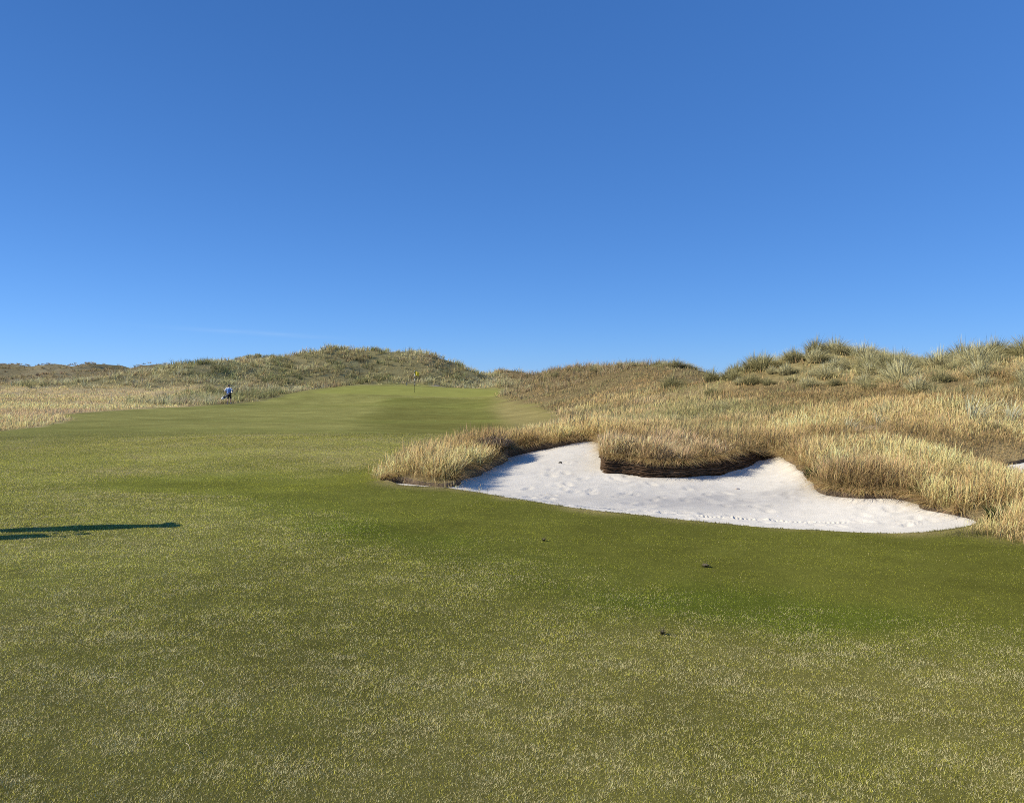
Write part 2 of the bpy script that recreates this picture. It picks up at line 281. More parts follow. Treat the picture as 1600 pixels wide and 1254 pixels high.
def ground_mat(name, s1, s2, s3, amp, bump, bscale, rough=.95, stretch=1.0):
    m, N, L, out = new_mat(name)
    at = N.new('ShaderNodeAttribute'); at.attribute_name = 'tint'
    tc = N.new('ShaderNodeTexCoord'); mp = N.new('ShaderNodeMapping'); L.new(tc.outputs['Object'], mp.inputs[0]); mp.inputs['Scale'].default_value = (1, stretch, 1)
    v = mp.outputs[0]
    a = rangemap(N, L, noise_node(N, L, s1, 3, .6, v), .25, .75, 1 - amp, 1 + amp)
    b = rangemap(N, L, noise_node(N, L, s2, 4, .7, v), .25, .75, 1 - amp, 1 + amp)
    c = rangemap(N, L, noise_node(N, L, s3, 3, .7, v), .25, .75, 1 - amp * .7, 1 + amp * .7)
    k = math_node(N, L, 'MULTIPLY', math_node(N, L, 'MULTIPLY', a, b), c)
    sc = N.new('ShaderNodeVectorMath'); sc.operation = 'SCALE'; L.new(at.outputs['Color'], sc.inputs[0]); L.new(k, sc.inputs['Scale'])
    p = N.new('ShaderNodeBsdfDiffuse'); L.new(sc.outputs[0], p.inputs['Color'])
    p.inputs['Roughness'].default_value = .6
    if bump:
        bp = N.new('ShaderNodeBump'); bp.inputs['Strength'].default_value = bump; bp.inputs['Distance'].default_value = bscale
        h = math_node(N, L, 'ADD', noise_node(N, L, s2, 5, .75, v), noise_node(N, L, s3, 4, .75, v))
        L.new(h, bp.inputs['Height']); L.new(bp.outputs[0], p.inputs['Normal'])
    L.new(p.outputs[0], out.inputs['Surface'])
    return m

def blade_mat(name, trans=.35, up=0.0):
    m, N, L, out = new_mat(name)
    at = N.new('ShaderNodeAttribute'); at.attribute_name = 'tint'
    d = N.new('ShaderNodeBsdfDiffuse'); t = N.new('ShaderNodeBsdfTranslucent'); mx = N.new('ShaderNodeMixShader'); mx.inputs[0].default_value = trans
    L.new(at.outputs['Color'], d.inputs['Color']); L.new(at.outputs['Color'], t.inputs['Color'])
    if up:                                   # shading normals tilted up and sunward, to brighten the blades
        ge = N.new('ShaderNodeNewGeometry'); ad = N.new('ShaderNodeVectorMath'); ad.operation = 'MULTIPLY_ADD'; L.new(ge.outputs['Normal'], ad.inputs[0])
        ad.inputs[1].default_value = (1 - up,) * 3; ad.inputs[2].default_value = (-.25 * up, -.1 * up, up)
        no = N.new('ShaderNodeVectorMath'); no.operation = 'NORMALIZE'; L.new(ad.outputs[0], no.inputs[0]); L.new(no.outputs[0], d.inputs['Normal'])
    L.new(d.outputs[0], mx.inputs[1]); L.new(t.outputs[0], mx.inputs[2]); L.new(mx.outputs[0], out.inputs['Surface'])
    return m

def plain_mat(name, c, rough=.7, var=.15, scale=20, metal=0, bump=0):
    m, N, L, out = new_mat(name)
    p = N.new('ShaderNodeBsdfPrincipled'); p.inputs['Roughness'].default_value = rough; p.inputs['Metallic'].default_value = metal
    tc = N.new('ShaderNodeTexCoord'); f = noise_node(N, L, scale, 4, .6, tc.outputs['Object'])
    sc = N.new('ShaderNodeVectorMath'); sc.operation = 'SCALE'; sc.inputs[0].default_value = c
    L.new(rangemap(N, L, f, .25, .75, 1 - var, 1 + var), sc.inputs['Scale']); L.new(sc.outputs[0], p.inputs['Base Color'])
    if bump:
        bp = N.new('ShaderNodeBump'); bp.inputs['Strength'].default_value = bump; bp.inputs['Distance'].default_value = .01
        L.new(f, bp.inputs['Height']); L.new(bp.outputs[0], p.inputs['Normal'])
    L.new(p.outputs[0], out.inputs['Surface'])
    return m

M_fair = ground_mat('mown_turf', .9, 9, 55, .16, .5, .03, stretch=1.0)
M_green = ground_mat('green_turf', .6, 4, 30, .07, .2, .01)
M_rough = ground_mat('rough_soil', 1.2, 7, 40, .25, .8, .06)
M_blade = blade_mat('grass_blade', .4)
M_straw = blade_mat('dry_straw', .30, .6)
M_turf = blade_mat('turf_blade', .25, .5)
M_tuss = blade_mat('marram_blade', .32, .55)

# ------------------------------------------------------------------ ground sheets
def lattice():
    pts = []
    spec = [(.16, -5, 11, 2, 16), (.32, -14, 14, -2, 28), (.7, -34, 34, -8, 58), (1.5, -90, 70, -20, 132), (3.5, -190, 150, -45, 260), (12, -420, 420, -150, 520), (120, -3500, 3500, -1500, 4200)]
    prev = None
    for h, x0, x1, y0, y1 in spec:
        xs = np.arange(x0, x1 + h * .5, h); ys = np.arange(y0, y1 + h * .5, h)
        X, Y = np.meshgrid(xs, ys); X = X + (np.arange(len(ys)) % 2)[:, None] * h * .5
        X = X.ravel(); Y = Y.ravel()
        jx = (vnoise(X * 7.7, Y * 9.1, 2) - .5) * h * .3
        X = X + jx
        if prev is not None:
            a, b, c, d = prev; keep = ~((X > a - h * .3) & (X < b + h * .3) & (Y > c - h * .3) & (Y < d + h * .3))
            X, Y = X[keep], Y[keep]
        pts.append(np.stack([X, Y], 1)); prev = (x0, x1, y0, y1)
    return np.concatenate(pts)

P0 = lattice()
for poly, m in ((RXY, .05), (rim2, .06), (green, .25)):
    P0 = P0[polydist(poly, P0[:, 0], P0[:, 1]) > m]
P0 = P0[~inside(RXY, P0[:, 0], P0[:, 1])]
P0 = P0[~inside(rim2, P0[:, 0], P0[:, 1])]
allp = [P0]; edges = []; base = len(P0)
for poly in (RXY, rim2, green):
    n = len(poly); allp.append(np.asarray(poly)[:, :2]); edges += [(base + i, base + (i + 1) % n) for i in range(n)]; base += n
A = np.concatenate(allp)
res = mg.delaunay_2d_cdt([Vector((a, b)) for a, b in A], edges, [], 0, 1e-5)
GV = np.array([(v.x, v.y) for v in res[0]]); GF = np.array([tuple(f) for f in res[2]])
cen = GV[GF].mean(1)
keep = ~(inside(RXY, cen[:, 0], cen[:, 1]) | inside(rim2, cen[:, 0], cen[:, 1]))
GF = GF[keep]; cen = cen[keep]
GZ = ground(GV[:, 0], GV[:, 1])
GZ = np.where(polydist(RXY, GV[:, 0], GV[:, 1]) < 1e-4, np.nan, GZ)
bad = np.isnan(GZ)
if bad.any():
    k = np.argmin((GV[bad][:, None, 0] - rim[None, :, 0]) ** 2 + (GV[bad][:, None, 1] - rim[None, :, 1]) ** 2, 1)
    GZ[bad] = rim_lip[k]
in_green = inside(green, cen[:, 0], cen[:, 1])
in_mown = inside(mown, cen[:, 0], cen[:, 1]) & ~in_green
czz = GZ[GF].mean(1)
dune = (~in_mown) & (~in_green) & (((cen[:, 1] > 84) & (czz > .3)) | (czz > 1.0) | (cen[:, 1] > 130))
rest = ~(in_mown | in_green | dune)
CM = mown_color(GV[:, 0], GV[:, 1]); CR = rough_ground_color(GV[:, 0], GV[:, 1], GZ)
edge_mix = smooth(.35, -.35, sdist(mown, GV[:, 0], GV[:, 1]) + (vnoise(GV[:, 0] * 2, GV[:, 1] * 2, 4) - .5) * .5)
CG = mix(CM, CR, edge_mix)
# matted dead grass under the blades, darkened further by painted shade between them
thatch_shade = smooth(17, 8, GV[:, 1])
CG = CG * (1 - .36 * thatch_shade * (1 - edge_mix))[:, None]
def sheet(name, mask, mat, label):
    f = GF[mask]; used, inv = np.unique(f, return_inverse=True)
    me = fast_mesh(name, np.column_stack([GV[used], GZ[used]]), inv.reshape(-1, 3), CG[used], True, mat)
    return tag(link(name, me), label, kind='structure')
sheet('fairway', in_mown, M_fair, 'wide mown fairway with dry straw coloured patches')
sheet('putting_green', in_green, M_green, 'smooth pale green putting surface around the flag')
sheet('rough_ground', rest, M_rough, 'sandy soil under the tall golden rough')
sheet('dune_hills', dune, M_rough, 'grass covered sand dunes along the skyline')

# ------------------------------------------------------------------ sand in the bunkers
TRACK = [(-.2, 10.75), (1.0, 10.15), (2.0, 9.7), (2.9, 9.45), (3.8, 9.15), (4.6, 8.75)]
trk = resample(TRACK, .013, False)
trk_t = np.gradient(trk, axis=0); trk_t /= np.hypot(trk_t[:, 0], trk_t[:, 1])[:, None]
FOOT = []
_r = random.Random(5)
for cx_, cy_, sx, sy, n in [(2.1, 9.85, .45, .25, 9), (1.6, 11.3, .8, .3, 8), (.9, 9.9, .8, .3, 10), (3.4, 9.0, 1.0, .3, 16), (4.0, 10.3, .8, .7, 16), (1.1, 12.4, .6, 1.0, 16), (5.0, 8.7, .7, .4, 10), (.3, 11.2, .6, .5, 14), (2.6, 10.8, 1.2, .4, 6)]:
    for k in range(n):
        FOOT.append((_r.gauss(cx_, sx), _r.gauss(cy_, sy), _r.uniform(-.9, .9) + math.pi / 2, _r.uniform(.7, 1.1)))
def sand_z(x, y, edge):
    z = sand_s(x, y)
    d = np.zeros(len(x))
    soft = smooth(.45, .75, fbm(x / 1.6, y / 1.6, 161))
    d += (fbm(x / .22, y / .16, 171, 3) - .5) * (.010 + .024 * soft)
    d += (fbm(x / .9, y / .6, 181, 2) - .5) * .03
    for fx, fy, a, s in FOOT:
        u = (x - fx) * math.cos(a) + (y - fy) * math.sin(a); v = -(x - fx) * math.sin(a) + (y - fy) * math.cos(a)
        q = np.hypot(u / (.12 * s), v / (.052 * s))
        d += np.where(q < 3, -.030 * np.exp(-(q ** 2) * 1.1) + .014 * np.exp(-((q - 1.5) / .4) ** 2), 0)
    for off in (0,):
        near = polydist(TRACK, x, y, False) < .3
        if near.any():
            xs, ys = x[near], y[near]
            i = np.argmin((xs[:, None] - trk[None, ::3, 0]) ** 2 + (ys[:, None] - trk[None, ::3, 1]) ** 2, 1) * 3
            dd = (xs - trk[i, 0]) * -trk_t[i, 1] + (ys - trk[i, 1]) * trk_t[i, 0]
            along = i * .013 + (xs - trk[i, 0]) * trk_t[i, 0] + (ys - trk[i, 1]) * trk_t[i, 1]
            on = smooth(.30, .42, vnoise(along / .5, along * 0, 7))
            d[near] += (.011 * np.sin(along * 2 * math.pi / .052) - .006) * smooth(.075, .05, np.abs(dd)) * on
    return z + d * smooth(0, .18, edge)

def sand_color(x, y, z):
    n = fbm(x / .6, y / .5, 191); n2 = fbm(x / .07, y / .07, 195)
    damp = np.exp(-((x - 2.9) / 1.9) ** 2 - ((y - 10.9) / .75) ** 2) * smooth(.15, .45, fbm(x / .9, y / .5, 197))
    c = mix((.67, .625, .525), (.785, .735, .625), n)
    c = mix(c, (.50, .475, .425), np.clip(damp * 1.1, 0, 1))
    return c * (.93 + .14 * n2)[:, None]

def sand_mesh(name, poly, zrim, zf, step, extra=None):
    x0, y0 = poly.min(0); x1, y1 = poly.max(0)
    X, Y = np.meshgrid(np.arange(x0, x1, step), np.arange(y0, y1, step))
    X = X + (np.arange(X.shape[0]) % 2)[:, None] * step * .5
    Q = np.stack([X.ravel(), Y.ravel()], 1)
    if extra is not None:
        Q = Q[polydist(TRACK, Q[:, 0], Q[:, 1], False) > .09]; Q = np.concatenate([Q, extra])
    Q = Q[inside(poly, Q[:, 0], Q[:, 1])]; Q = Q[polydist(poly, Q[:, 0], Q[:, 1]) > step * .5]
    n = len(poly); B = np.concatenate([Q, poly])
    e = [(len(Q) + i, len(Q) + (i + 1) % n) for i in range(n)]
    r = mg.delaunay_2d_cdt([Vector((a, b)) for a, b in B], e, [], 0, 1e-6)
    V = np.array([(v.x, v.y) for v in r[0]]); F = np.array([tuple(f) for f in r[2]])
    c = V[F].mean(1); F = F[inside(poly, c[:, 0], c[:, 1])]
    ed = polydist(poly, V[:, 0], V[:, 1]); Z = zf(V[:, 0], V[:, 1], ed)
    k = np.argmin((V[:, None, 0] - poly[None, :, 0]) ** 2 + (V[:, None, 1] - poly[None, :, 1]) ** 2, 1)
    w = smooth(0, .12, ed); Z = Z * w + zrim[k] * (1 - w)
    return fast_mesh(name, np.column_stack([V, Z]), F, sand_color(V[:, 0], V[:, 1], Z))

m, N, L, out = new_mat('white_sand')
at = N.new('ShaderNodeAttribute'); at.attribute_name = 'tint'
tc = N.new('ShaderNodeTexCoord')
sc_ = N.new('ShaderNodeVectorMath'); sc_.operation = 'SCALE'; L.new(at.outputs['Color'], sc_.inputs[0])
L.new(rangemap(N, L, noise_node(N, L, 14, 5, .7, tc.outputs['Object']), .3, .7, .93, 1.05), sc_.inputs['Scale'])
p = N.new('ShaderNodeBsdfDiffuse'); L.new(sc_.outputs[0], p.inputs['Color']); p.inputs['Roughness'].default_value = .4
bp = N.new('ShaderNodeBump'); bp.inputs['Strength'].default_value = .55; bp.inputs['Distance'].default_value = .015
L.new(math_node(N, L, 'ADD', noise_node(N, L, 9, 5, .7, tc.outputs['Object']), noise_node(N, L, 60, 3, .6, tc.outputs['Object'])), bp.inputs['Height'])
L.new(bp.outputs[0], p.inputs['Normal']); L.new(p.outputs[0], out.inputs['Surface'])
M_sand = m
ex = np.concatenate([trk + o * np.stack([-trk_t[:, 1], trk_t[:, 0]], 1) for o in (-.08, -.05, -.025, 0, .025, .05, .08)])
me = sand_mesh('bunker_sand', RXY, rim[:, 2], sand_z, .05, ex); me.materials.append(M_sand)
tag(link('bunker_sand', me), 'raked white sand of the large bunker beside the fairway', kind='structure')
r2z = ground(rim2[:, 0], rim2[:, 1])
r2l = r2z
r2s = r2z - .05
s2 = Spline2D([(a, b, c) for (a, b), c in zip(rim2, r2s)] + [(8.3, 11.2, r2s.mean() - .12)], 5.0, 1e-4)
me = sand_mesh('bunker_sand', rim2, r2s, lambda x, y, e: s2(x, y) + (fbm(x / .3, y / .2, 7) - .5) * .05 * smooth(0, .2, e), .1); me.materials.append(M_sand)
tag(link('bunker_sand', me), 'small patch of white sand at the right edge of the rough', kind='structure')

# ------------------------------------------------------------------ cut turf edge all round the bunkers, and the stacked turf wall
M_soil = plain_mat('turf_edge_soil', (.125, .088, .054), .95, .6, 30, bump=1)
def normals2d(poly):
    t = np.roll(poly, -1, 0) - np.roll(poly, 1, 0); t /= np.hypot(t[:, 0], t[:, 1])[:, None] + 1e-9
    n = np.stack([-t[:, 1], t[:, 0]], 1)
    c = poly + n * .03
    s = np.where(inside(poly, c[:, 0], c[:, 1]), 1, -1)
    return n * s[:, None]                    # towards the sand
def skirt(name, poly, zs, zl, bulge, label):
    n = len(poly); nn = normals2d(poly); rows = []; K = 6
    for k in range(K):
        t = k / (K - 1); z = zs - .03 + (zl - zs + .03) * t
        gap = np.clip((zl - zs) / .1, 0, 1)
        o = (np.sin(t * math.pi) * bulge + (vnoise(poly[:, 0] * 9 + k * 3.3, poly[:, 1] * 9, 31) - .5) * .04 * (0 < k < K - 1)) * gap
        rows.append(np.column_stack([poly + nn * o[:, None], z]))
    V = np.concatenate(rows); F = []
    for k in range(K - 1):
        a = np.arange(n) + k * n; b = np.roll(np.arange(n), -1) + k * n
        F += [np.stack([a, b, b + n], 1), np.stack([a, b + n, a + n], 1)]
    me = fast_mesh(name, V, np.concatenate(F), None, True, M_soil)
    return tag(link(name, me), label, kind='structure')
skirt('bunker_lip', RXY, rim[:, 2], rim_lip, .015, 'dark earth edge where the turf is cut round the large bunker')
skirt('bunker_lip', rim2, r2s, r2l, .015, 'dark earth edge round the small sand patch at the right')

W0, W1 = WALL
wp = np.array(RIM[W0:W1 + 1], float)
i0 = np.argmin(np.hypot(rim[:, 0] - wp[0, 0], rim[:, 1] - wp[0, 1])); i1 = np.argmin(np.hypot(rim[:, 0] - wp[-1, 0], rim[:, 1] - wp[-1, 1]))
seg = np.column_stack([rim[i0:i1 + 1], rim_lip[i0:i1 + 1], normals2d(RXY)[i0:i1 + 1]])
seg = resample(seg, .018, False)
nn = seg[:, 5:7].copy()
for _ in range(12): nn[1:-1] = (nn[:-2] + nn[1:-1] * 2 + nn[2:]) / 4
nn /= np.hypot(nn[:, 0], nn[:, 1])[:, None]
LAY = 10; SUB = 5; n = len(seg); s_len = np.arange(n) * .018
rows = []; cols_ = []
for r in range(LAY * SUB + 1):
    t = r / (LAY * SUB); ly = min(int(t * LAY), LAY - 1); ft = t * LAY - ly
    wob = (vnoise(s_len / .35, s_len * 0 + ly, 41) - .5) * .018 + (vnoise(s_len / .06, s_len * 0 + ly, 43) - .5) * .010
    z = seg[:, 2] - .04 + (seg[:, 4] + .01 - seg[:, 2] + .04) * t + wob * (0 < t < 1)
    blk = np.floor(s_len / .42 + ly * .5 + vnoise(s_len * 0 + ly, s_len * 0, 3)); 
    joint = np.abs((s_len / .42 + ly * .5 + vnoise(s_len * 0 + ly, s_len * 0, 3)) % 1 - .5)
    prof = (4 * ft * (1 - ft)) ** .45
    o = .035 + .032 * prof + (vnoise(blk * 3.7, s_len * 0 + ly * 1.7, 51) - .5) * .03 * prof + (vnoise(s_len / .05, s_len * 0 + r * .7, 61) - .5) * .030 - .035 * smooth(.66, .8, vnoise(s_len / .13, s_len * 0 + r * .35, 63)) - .03 * t - .02 * smooth(.46, .5, joint)
    rows.append(np.column_stack([seg[:, :2] + nn * o[:, None], z]))
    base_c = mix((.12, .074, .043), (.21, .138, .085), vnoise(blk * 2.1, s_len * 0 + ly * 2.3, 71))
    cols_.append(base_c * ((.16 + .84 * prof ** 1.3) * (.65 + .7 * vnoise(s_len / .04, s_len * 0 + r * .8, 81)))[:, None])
V = np.concatenate(rows); F = []
for k in range(LAY * SUB):
    a = np.arange(n - 1) + k * n
    F += [np.stack([a, a + 1, a + 1 + n], 1), np.stack([a, a + 1 + n, a + n], 1)]
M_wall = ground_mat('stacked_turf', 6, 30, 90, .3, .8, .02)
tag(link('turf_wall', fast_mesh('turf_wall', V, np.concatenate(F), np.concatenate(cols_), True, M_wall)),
    'low curved retaining wall of stacked brown turf sods at the back of the bunker', 'turf wall')

# ------------------------------------------------------------------ grass blades
def ribbons(P, L_, az, bend, w, c0, c1, seg=3, head=0.0, hcol=None, twist=1.0, pw=1.8, droop=.42):
    n = len(P); V = np.empty((n, 2 * seg + 1, 3), np.float32); C = np.empty((n, 2 * seg + 1, 3), np.float32)
    sa = az + math.pi / 2 + rng.uniform(-twist, twist, n)
    S = np.stack([np.cos(sa), np.sin(sa), rng.uniform(-.25, .25, n)], 1)
    D = np.stack([np.cos(az), np.sin(az)], 1)
    for j in range(seg + 1):
        t = j / seg
        c = np.empty((n, 3)); c[:, :2] = P[:, :2] + D * (L_ * bend * t ** pw)[:, None]
        c[:, 2] = P[:, 2] + L_ * t * (1 - droop * bend * t ** 1.2) - .02
        cc = c0 + (c1 - c0) * t
        if j == seg:
            V[:, 2 * seg] = c; C[:, 2 * seg] = cc if hcol is None else hcol
        else:
            ww = w * (1 - t) ** .5
            if hcol is not None and j == seg - 1: ww = w * head; cc = hcol
            elif hcol is not None: ww = w * .6
            V[:, 2 * j] = c - S * (ww * .5)[:, None] if np.ndim(ww) else c - S * ww * .5
            V[:, 2 * j + 1] = c + S * (ww * .5)[:, None] if np.ndim(ww) else c + S * ww * .5
            C[:, 2 * j] = cc; C[:, 2 * j + 1] = cc
    tri = []
    for j in range(seg - 1): tri += [(2 * j, 2 * j + 1, 2 * j + 3), (2 * j, 2 * j + 3, 2 * j + 2)]
    tri.append((2 * seg - 2, 2 * seg - 1, 2 * seg))
    F = (np.arange(n) * (2 * seg + 1))[:, None, None] + np.array(tri)[None]
    return V.reshape(-1, 3), F.reshape(-1, 3), C.reshape(-1, 3)

def combine(parts):
    V = []; F = []; C = []; o = 0
    for v, f, c in parts: V.append(v); F.append(f + o); C.append(c); o += len(v)
    return np.concatenate(V), np.concatenate(F), np.concatenate(C)

def fan(n, y0, y1, k, half=.80):
    """random spots, denser towards the fairway end"""
    u = rng.uniform(-half, half, n); q = rng.random(n); e = 2 - k
    y = (y0 ** e + q * (y1 ** e - y0 ** e)) ** (1 / e) if abs(e) > 1e-6 else y0 * (y1 / y0) ** q
    x = u * (y + 4.0)
    return x, y

def jitter_col(c, a, n):
    k = 1 + rng.normal(0, a, n); h = rng.normal(0, a * .35, (n, 3))
    return np.clip(c * k[:, None] * (1 + h), .005, .9)

def outside_sand(x, y, m=0.0):
    ok = (sdist(RXY, x, y) < -m) & (sdist(rim2, x, y) < -m)
    return ok

# short turf of the fairway
def turf(NT, per, y0, y1, kk, ws, ls):
    x, y = fan(NT, y0, y1, kk, .74)
    k = (sdist(mown, x, y) > -.25) & outside_sand(x, y, .015); x, y = x[k], y[k]
    swath, dry, vivid = turf_state(x, y)
    k = rng.random(len(x)) < smooth(30, 14, y) * smooth(.74, .66, np.abs(x) / (y + 4)) * (1 - .15 * swath); x, y, swath, dry, vivid = x[k], y[k], swath[k], dry[k], vivid[k]
    z = ground(x, y); cb = mown_color(x, y)
    pt = fbm(x / .085, y / .06, 201); pt2 = fbm(x / .32, y / .20, 211)
    ps = np.clip((.03 + .74 * dry) * (.40 + 1.05 * smooth(.36, .80, .75 * pt + .25 * pt2)) + .03, 0, 1)
    idx = np.repeat(np.arange(len(x)), per); n = len(idx); yy = y[idx]
    P = np.column_stack([x[idx] + rng.normal(0, .012, n) * (1 + yy * .1), yy + rng.normal(0, .012, n) * (1 + yy * .1), z[idx] + .016])
    straw = rng.random(n) < ps[idx]
    fdb = ((1 - .34 * smooth(8, 19, yy)) * (1 - .22 * swath[idx]))[:, None]
    c = cb[idx] * np.array([(2.72, 2.68, 1.65)]) * fdb * np.clip(1 + rng.normal(0, .24, n), .4, 1.7)[:, None]
    c = np.where(straw[:, None], fdb * np.array([(.86, .735, .36)]) * np.clip(1 + rng.normal(0, .22, n), .4, 1.2)[:, None], c)
    dark = rng.random(n) < .20  # these blades are coloured dark as shade between the short blades
    c = np.clip(np.where((dark & ~straw)[:, None], c * np.array([(.26, .32, .34)]), c), .01, .92)
    Lb = (.014 + .016 * rng.random(n)) * (.6 + .8 * pt2[idx]) * (1 - .35 * swath[idx]) * (1 + yy * .03) * ls
    return ribbons(P, Lb, rng.uniform(0, 6.283, n), rng.uniform(.35, 1.2, n), (.0019 + .0012 * rng.random(n)) * (.5 + yy * .17) * ws, c * .8, c * 1.1, seg=1)
V, F, C = turf(1200000, 4, 2.3, 30, 1.5, .95, .62)
tag(link('turf_grass', fast_mesh('turf_grass', V, F, C, False, M_turf)), 'short dry turf blades of the near fairway', kind='stuff')
del V, F, C

# golden fescue in the rough
def fescue(NN, per, y0, y1, kk, wscale, seg, half=.82, spots=None, hmul=1.0):
    if spots is None: x, y = fan(NN, y0, y1, kk, half)
    else: x, y = spots
    k = (sdist(mown, x, y) < .05) & outside_sand(x, y, .015) & ((polydist(_front, x, y, False) > .15) | (x > 4.75) | (x < -.35)); x, y = x[k], y[k]
    z = ground(x, y); mar, hth, n1, n2 = rough_kind(x, y, z)
    md = -sdist(mown, x, y)
    lump = fbm(x / .55, y / .55, 231); lump2 = fbm(x / 1.7, y / 1.7, 241)
    sc = scar(x, y); dense = .14 + 1.25 * smooth(.28, .60, lump)
    dense = dense + .6 * smooth(2.5, .8, polydist(rim2, x, y))
    if spots is not None: dense = dense + .5
    dense = dense * (1 - .35 * smooth(40, 52, y) * smooth(-5, -12, x))
    keep = rng.random(len(x)) < dense * (1 - .75 * mar) * (1 - .9 * sc)
    x, y, z, mar, hth, n1, n2, md, lump, lump2 = [a[keep] for a in (x, y, z, mar, hth, n1, n2, md, lump, lump2)]
    h = (.02 + 1.25 * lump + .95 * lump2) * (1 - .55 * hth) * (.5 + .5 * smooth(0, .35, md)) * (1 + .15 * smooth(20, 60, y) - .3 * smooth(44, 54, y) * smooth(-6, -12, x)) * hmul * (.42 + .58 * smooth(.1, 1.6, polydist(rim2, x, y))) * (1 + .12 * smooth(2.8, 1.2, polydist(RXY, x, y)) * smooth(6.8, 5.6, x)) * (1 - .35 * smooth(1.15, .6, np.hypot((x - 7.3) / 2.4, (y - 13.4) / 2.0)))
    gold = mix((.70, .485, .190), (.86, .655, .305), n2)
    gold = gold * (1 + (1.3 * fbm(x / 1.5 + 7, y / 3.0, 255) - .68) * (1 - smooth(24, 30, y) * smooth(-5, -10, x)))[:, None]
    gold = mix(gold, (.93, .69, .29), smooth(26, 38, y) * smooth(0, -10, x))
    lw = smooth(0, -10, x) * smooth(26, 36, y)
    gold = mix(gold, (.60, .44, .21), lw * np.exp(-((y - 50 - 5 * (fbm(x / 9, y / 9, 257) - .5)) / 5.0) ** 2) * .75)
    gold = mix(gold, (.40, .38, .15), lw * np.exp(-((y - 74 - 14 * (fbm(x / 14, y / 9, 259) - .5)) / 3.5) ** 2) * .8)
    gold = mix(gold, (.42, .38, .16), lw * smooth(.55, .75, fbm(x / 7, y / 3, 263)) * .6)
    gold = mix(gold, (.66, .47, .28), smooth(.5, .75, fbm(x / 3, y / 3, 251)) * .7)
    brown = mix((.40, .26, .105), (.34, .255, .10), n1)
    olive = np.array([(.33, .335, .135)]) * np.ones((len(x), 1))
    c = mix(gold, brown, np.clip(hth * .85 + .75 * smooth(.50, .68, fbm(x / 1.6, y / 2.4, 261)) * (.25 + .75 * smooth(.9, 2.2, x + .1 * np.maximum(0, y - 18))) * (1 - smooth(24, 30, y) * smooth(-5, -10, x)), 0, 1))
    c = mix(c, olive, np.clip(smooth(.50, .68, fbm(x / 2.8 + 31, y / 3.4, 271)) * .6 * smooth(12, 15, y), 0, 1) * smooth(3.2, 4.6, x + .12 * np.maximum(0, y - 14)))
    idx = np.repeat(np.arange(len(x)), per); n = len(idx)
    sp = .012 + .004 * y[idx]
    P = np.column_stack([x[idx] + rng.normal(0, 1, n) * sp, y[idx] + rng.normal(0, 1, n) * sp, z[idx]])
    c = c[idx]; tone = rng.random(n)
    c = np.where(((tone < .12) & ((P[:, 1] < 38) | (P[:, 0] > -8)))[:, None], c * np.array([(.45, .48, .42)]), c)
    c = np.clip(jitter_col(c, .15, n), .01, .93)
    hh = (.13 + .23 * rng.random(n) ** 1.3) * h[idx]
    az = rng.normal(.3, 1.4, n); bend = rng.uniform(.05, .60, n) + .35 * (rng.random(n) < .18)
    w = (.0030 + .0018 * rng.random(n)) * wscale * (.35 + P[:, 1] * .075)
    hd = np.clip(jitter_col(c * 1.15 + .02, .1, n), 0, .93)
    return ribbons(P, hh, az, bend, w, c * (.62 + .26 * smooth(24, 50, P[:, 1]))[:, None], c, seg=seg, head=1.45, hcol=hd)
q_ = rng.integers(0, len(rim), 9000); nb_ = -normals2d(RXY)[q_]; off_ = rng.random(len(q_)) ** .8 * .45 + .02
keep_ = back[q_] > .5
rim_spots = (RXY[q_] + nb_ * off_[:, None])[keep_]
q_ = np.where(back > .5)[0]; q_ = q_[rng.integers(0, len(q_), 11000)]; nb_ = normals2d(RXY)[q_]
q_ = q_[fbm(RXY[q_, 0] / .5, RXY[q_, 1] / .5, 235) > .34]; nb_ = normals2d(RXY)[q_]; n = len(q_)
zb = rim_lip[q_]; o_ = rng.uniform(.0, .10, n)
c = jitter_col(mix((.68, .50, .23), (.46, .33, .15), rng.random(n)), .18, n)
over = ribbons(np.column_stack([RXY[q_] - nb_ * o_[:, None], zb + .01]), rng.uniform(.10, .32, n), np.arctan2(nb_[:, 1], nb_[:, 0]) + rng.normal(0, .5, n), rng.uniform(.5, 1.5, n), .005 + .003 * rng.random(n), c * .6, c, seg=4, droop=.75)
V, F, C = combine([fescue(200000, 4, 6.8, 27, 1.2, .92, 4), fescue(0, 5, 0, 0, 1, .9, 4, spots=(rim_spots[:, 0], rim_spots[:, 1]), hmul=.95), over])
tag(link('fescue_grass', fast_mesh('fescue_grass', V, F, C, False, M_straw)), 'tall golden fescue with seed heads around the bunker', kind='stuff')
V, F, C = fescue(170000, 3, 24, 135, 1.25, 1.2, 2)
tag(link('rough_grass', fast_mesh('rough_grass', V, F, C, False, M_straw)), 'pale dry rough grass stretching to the dunes', kind='stuff')

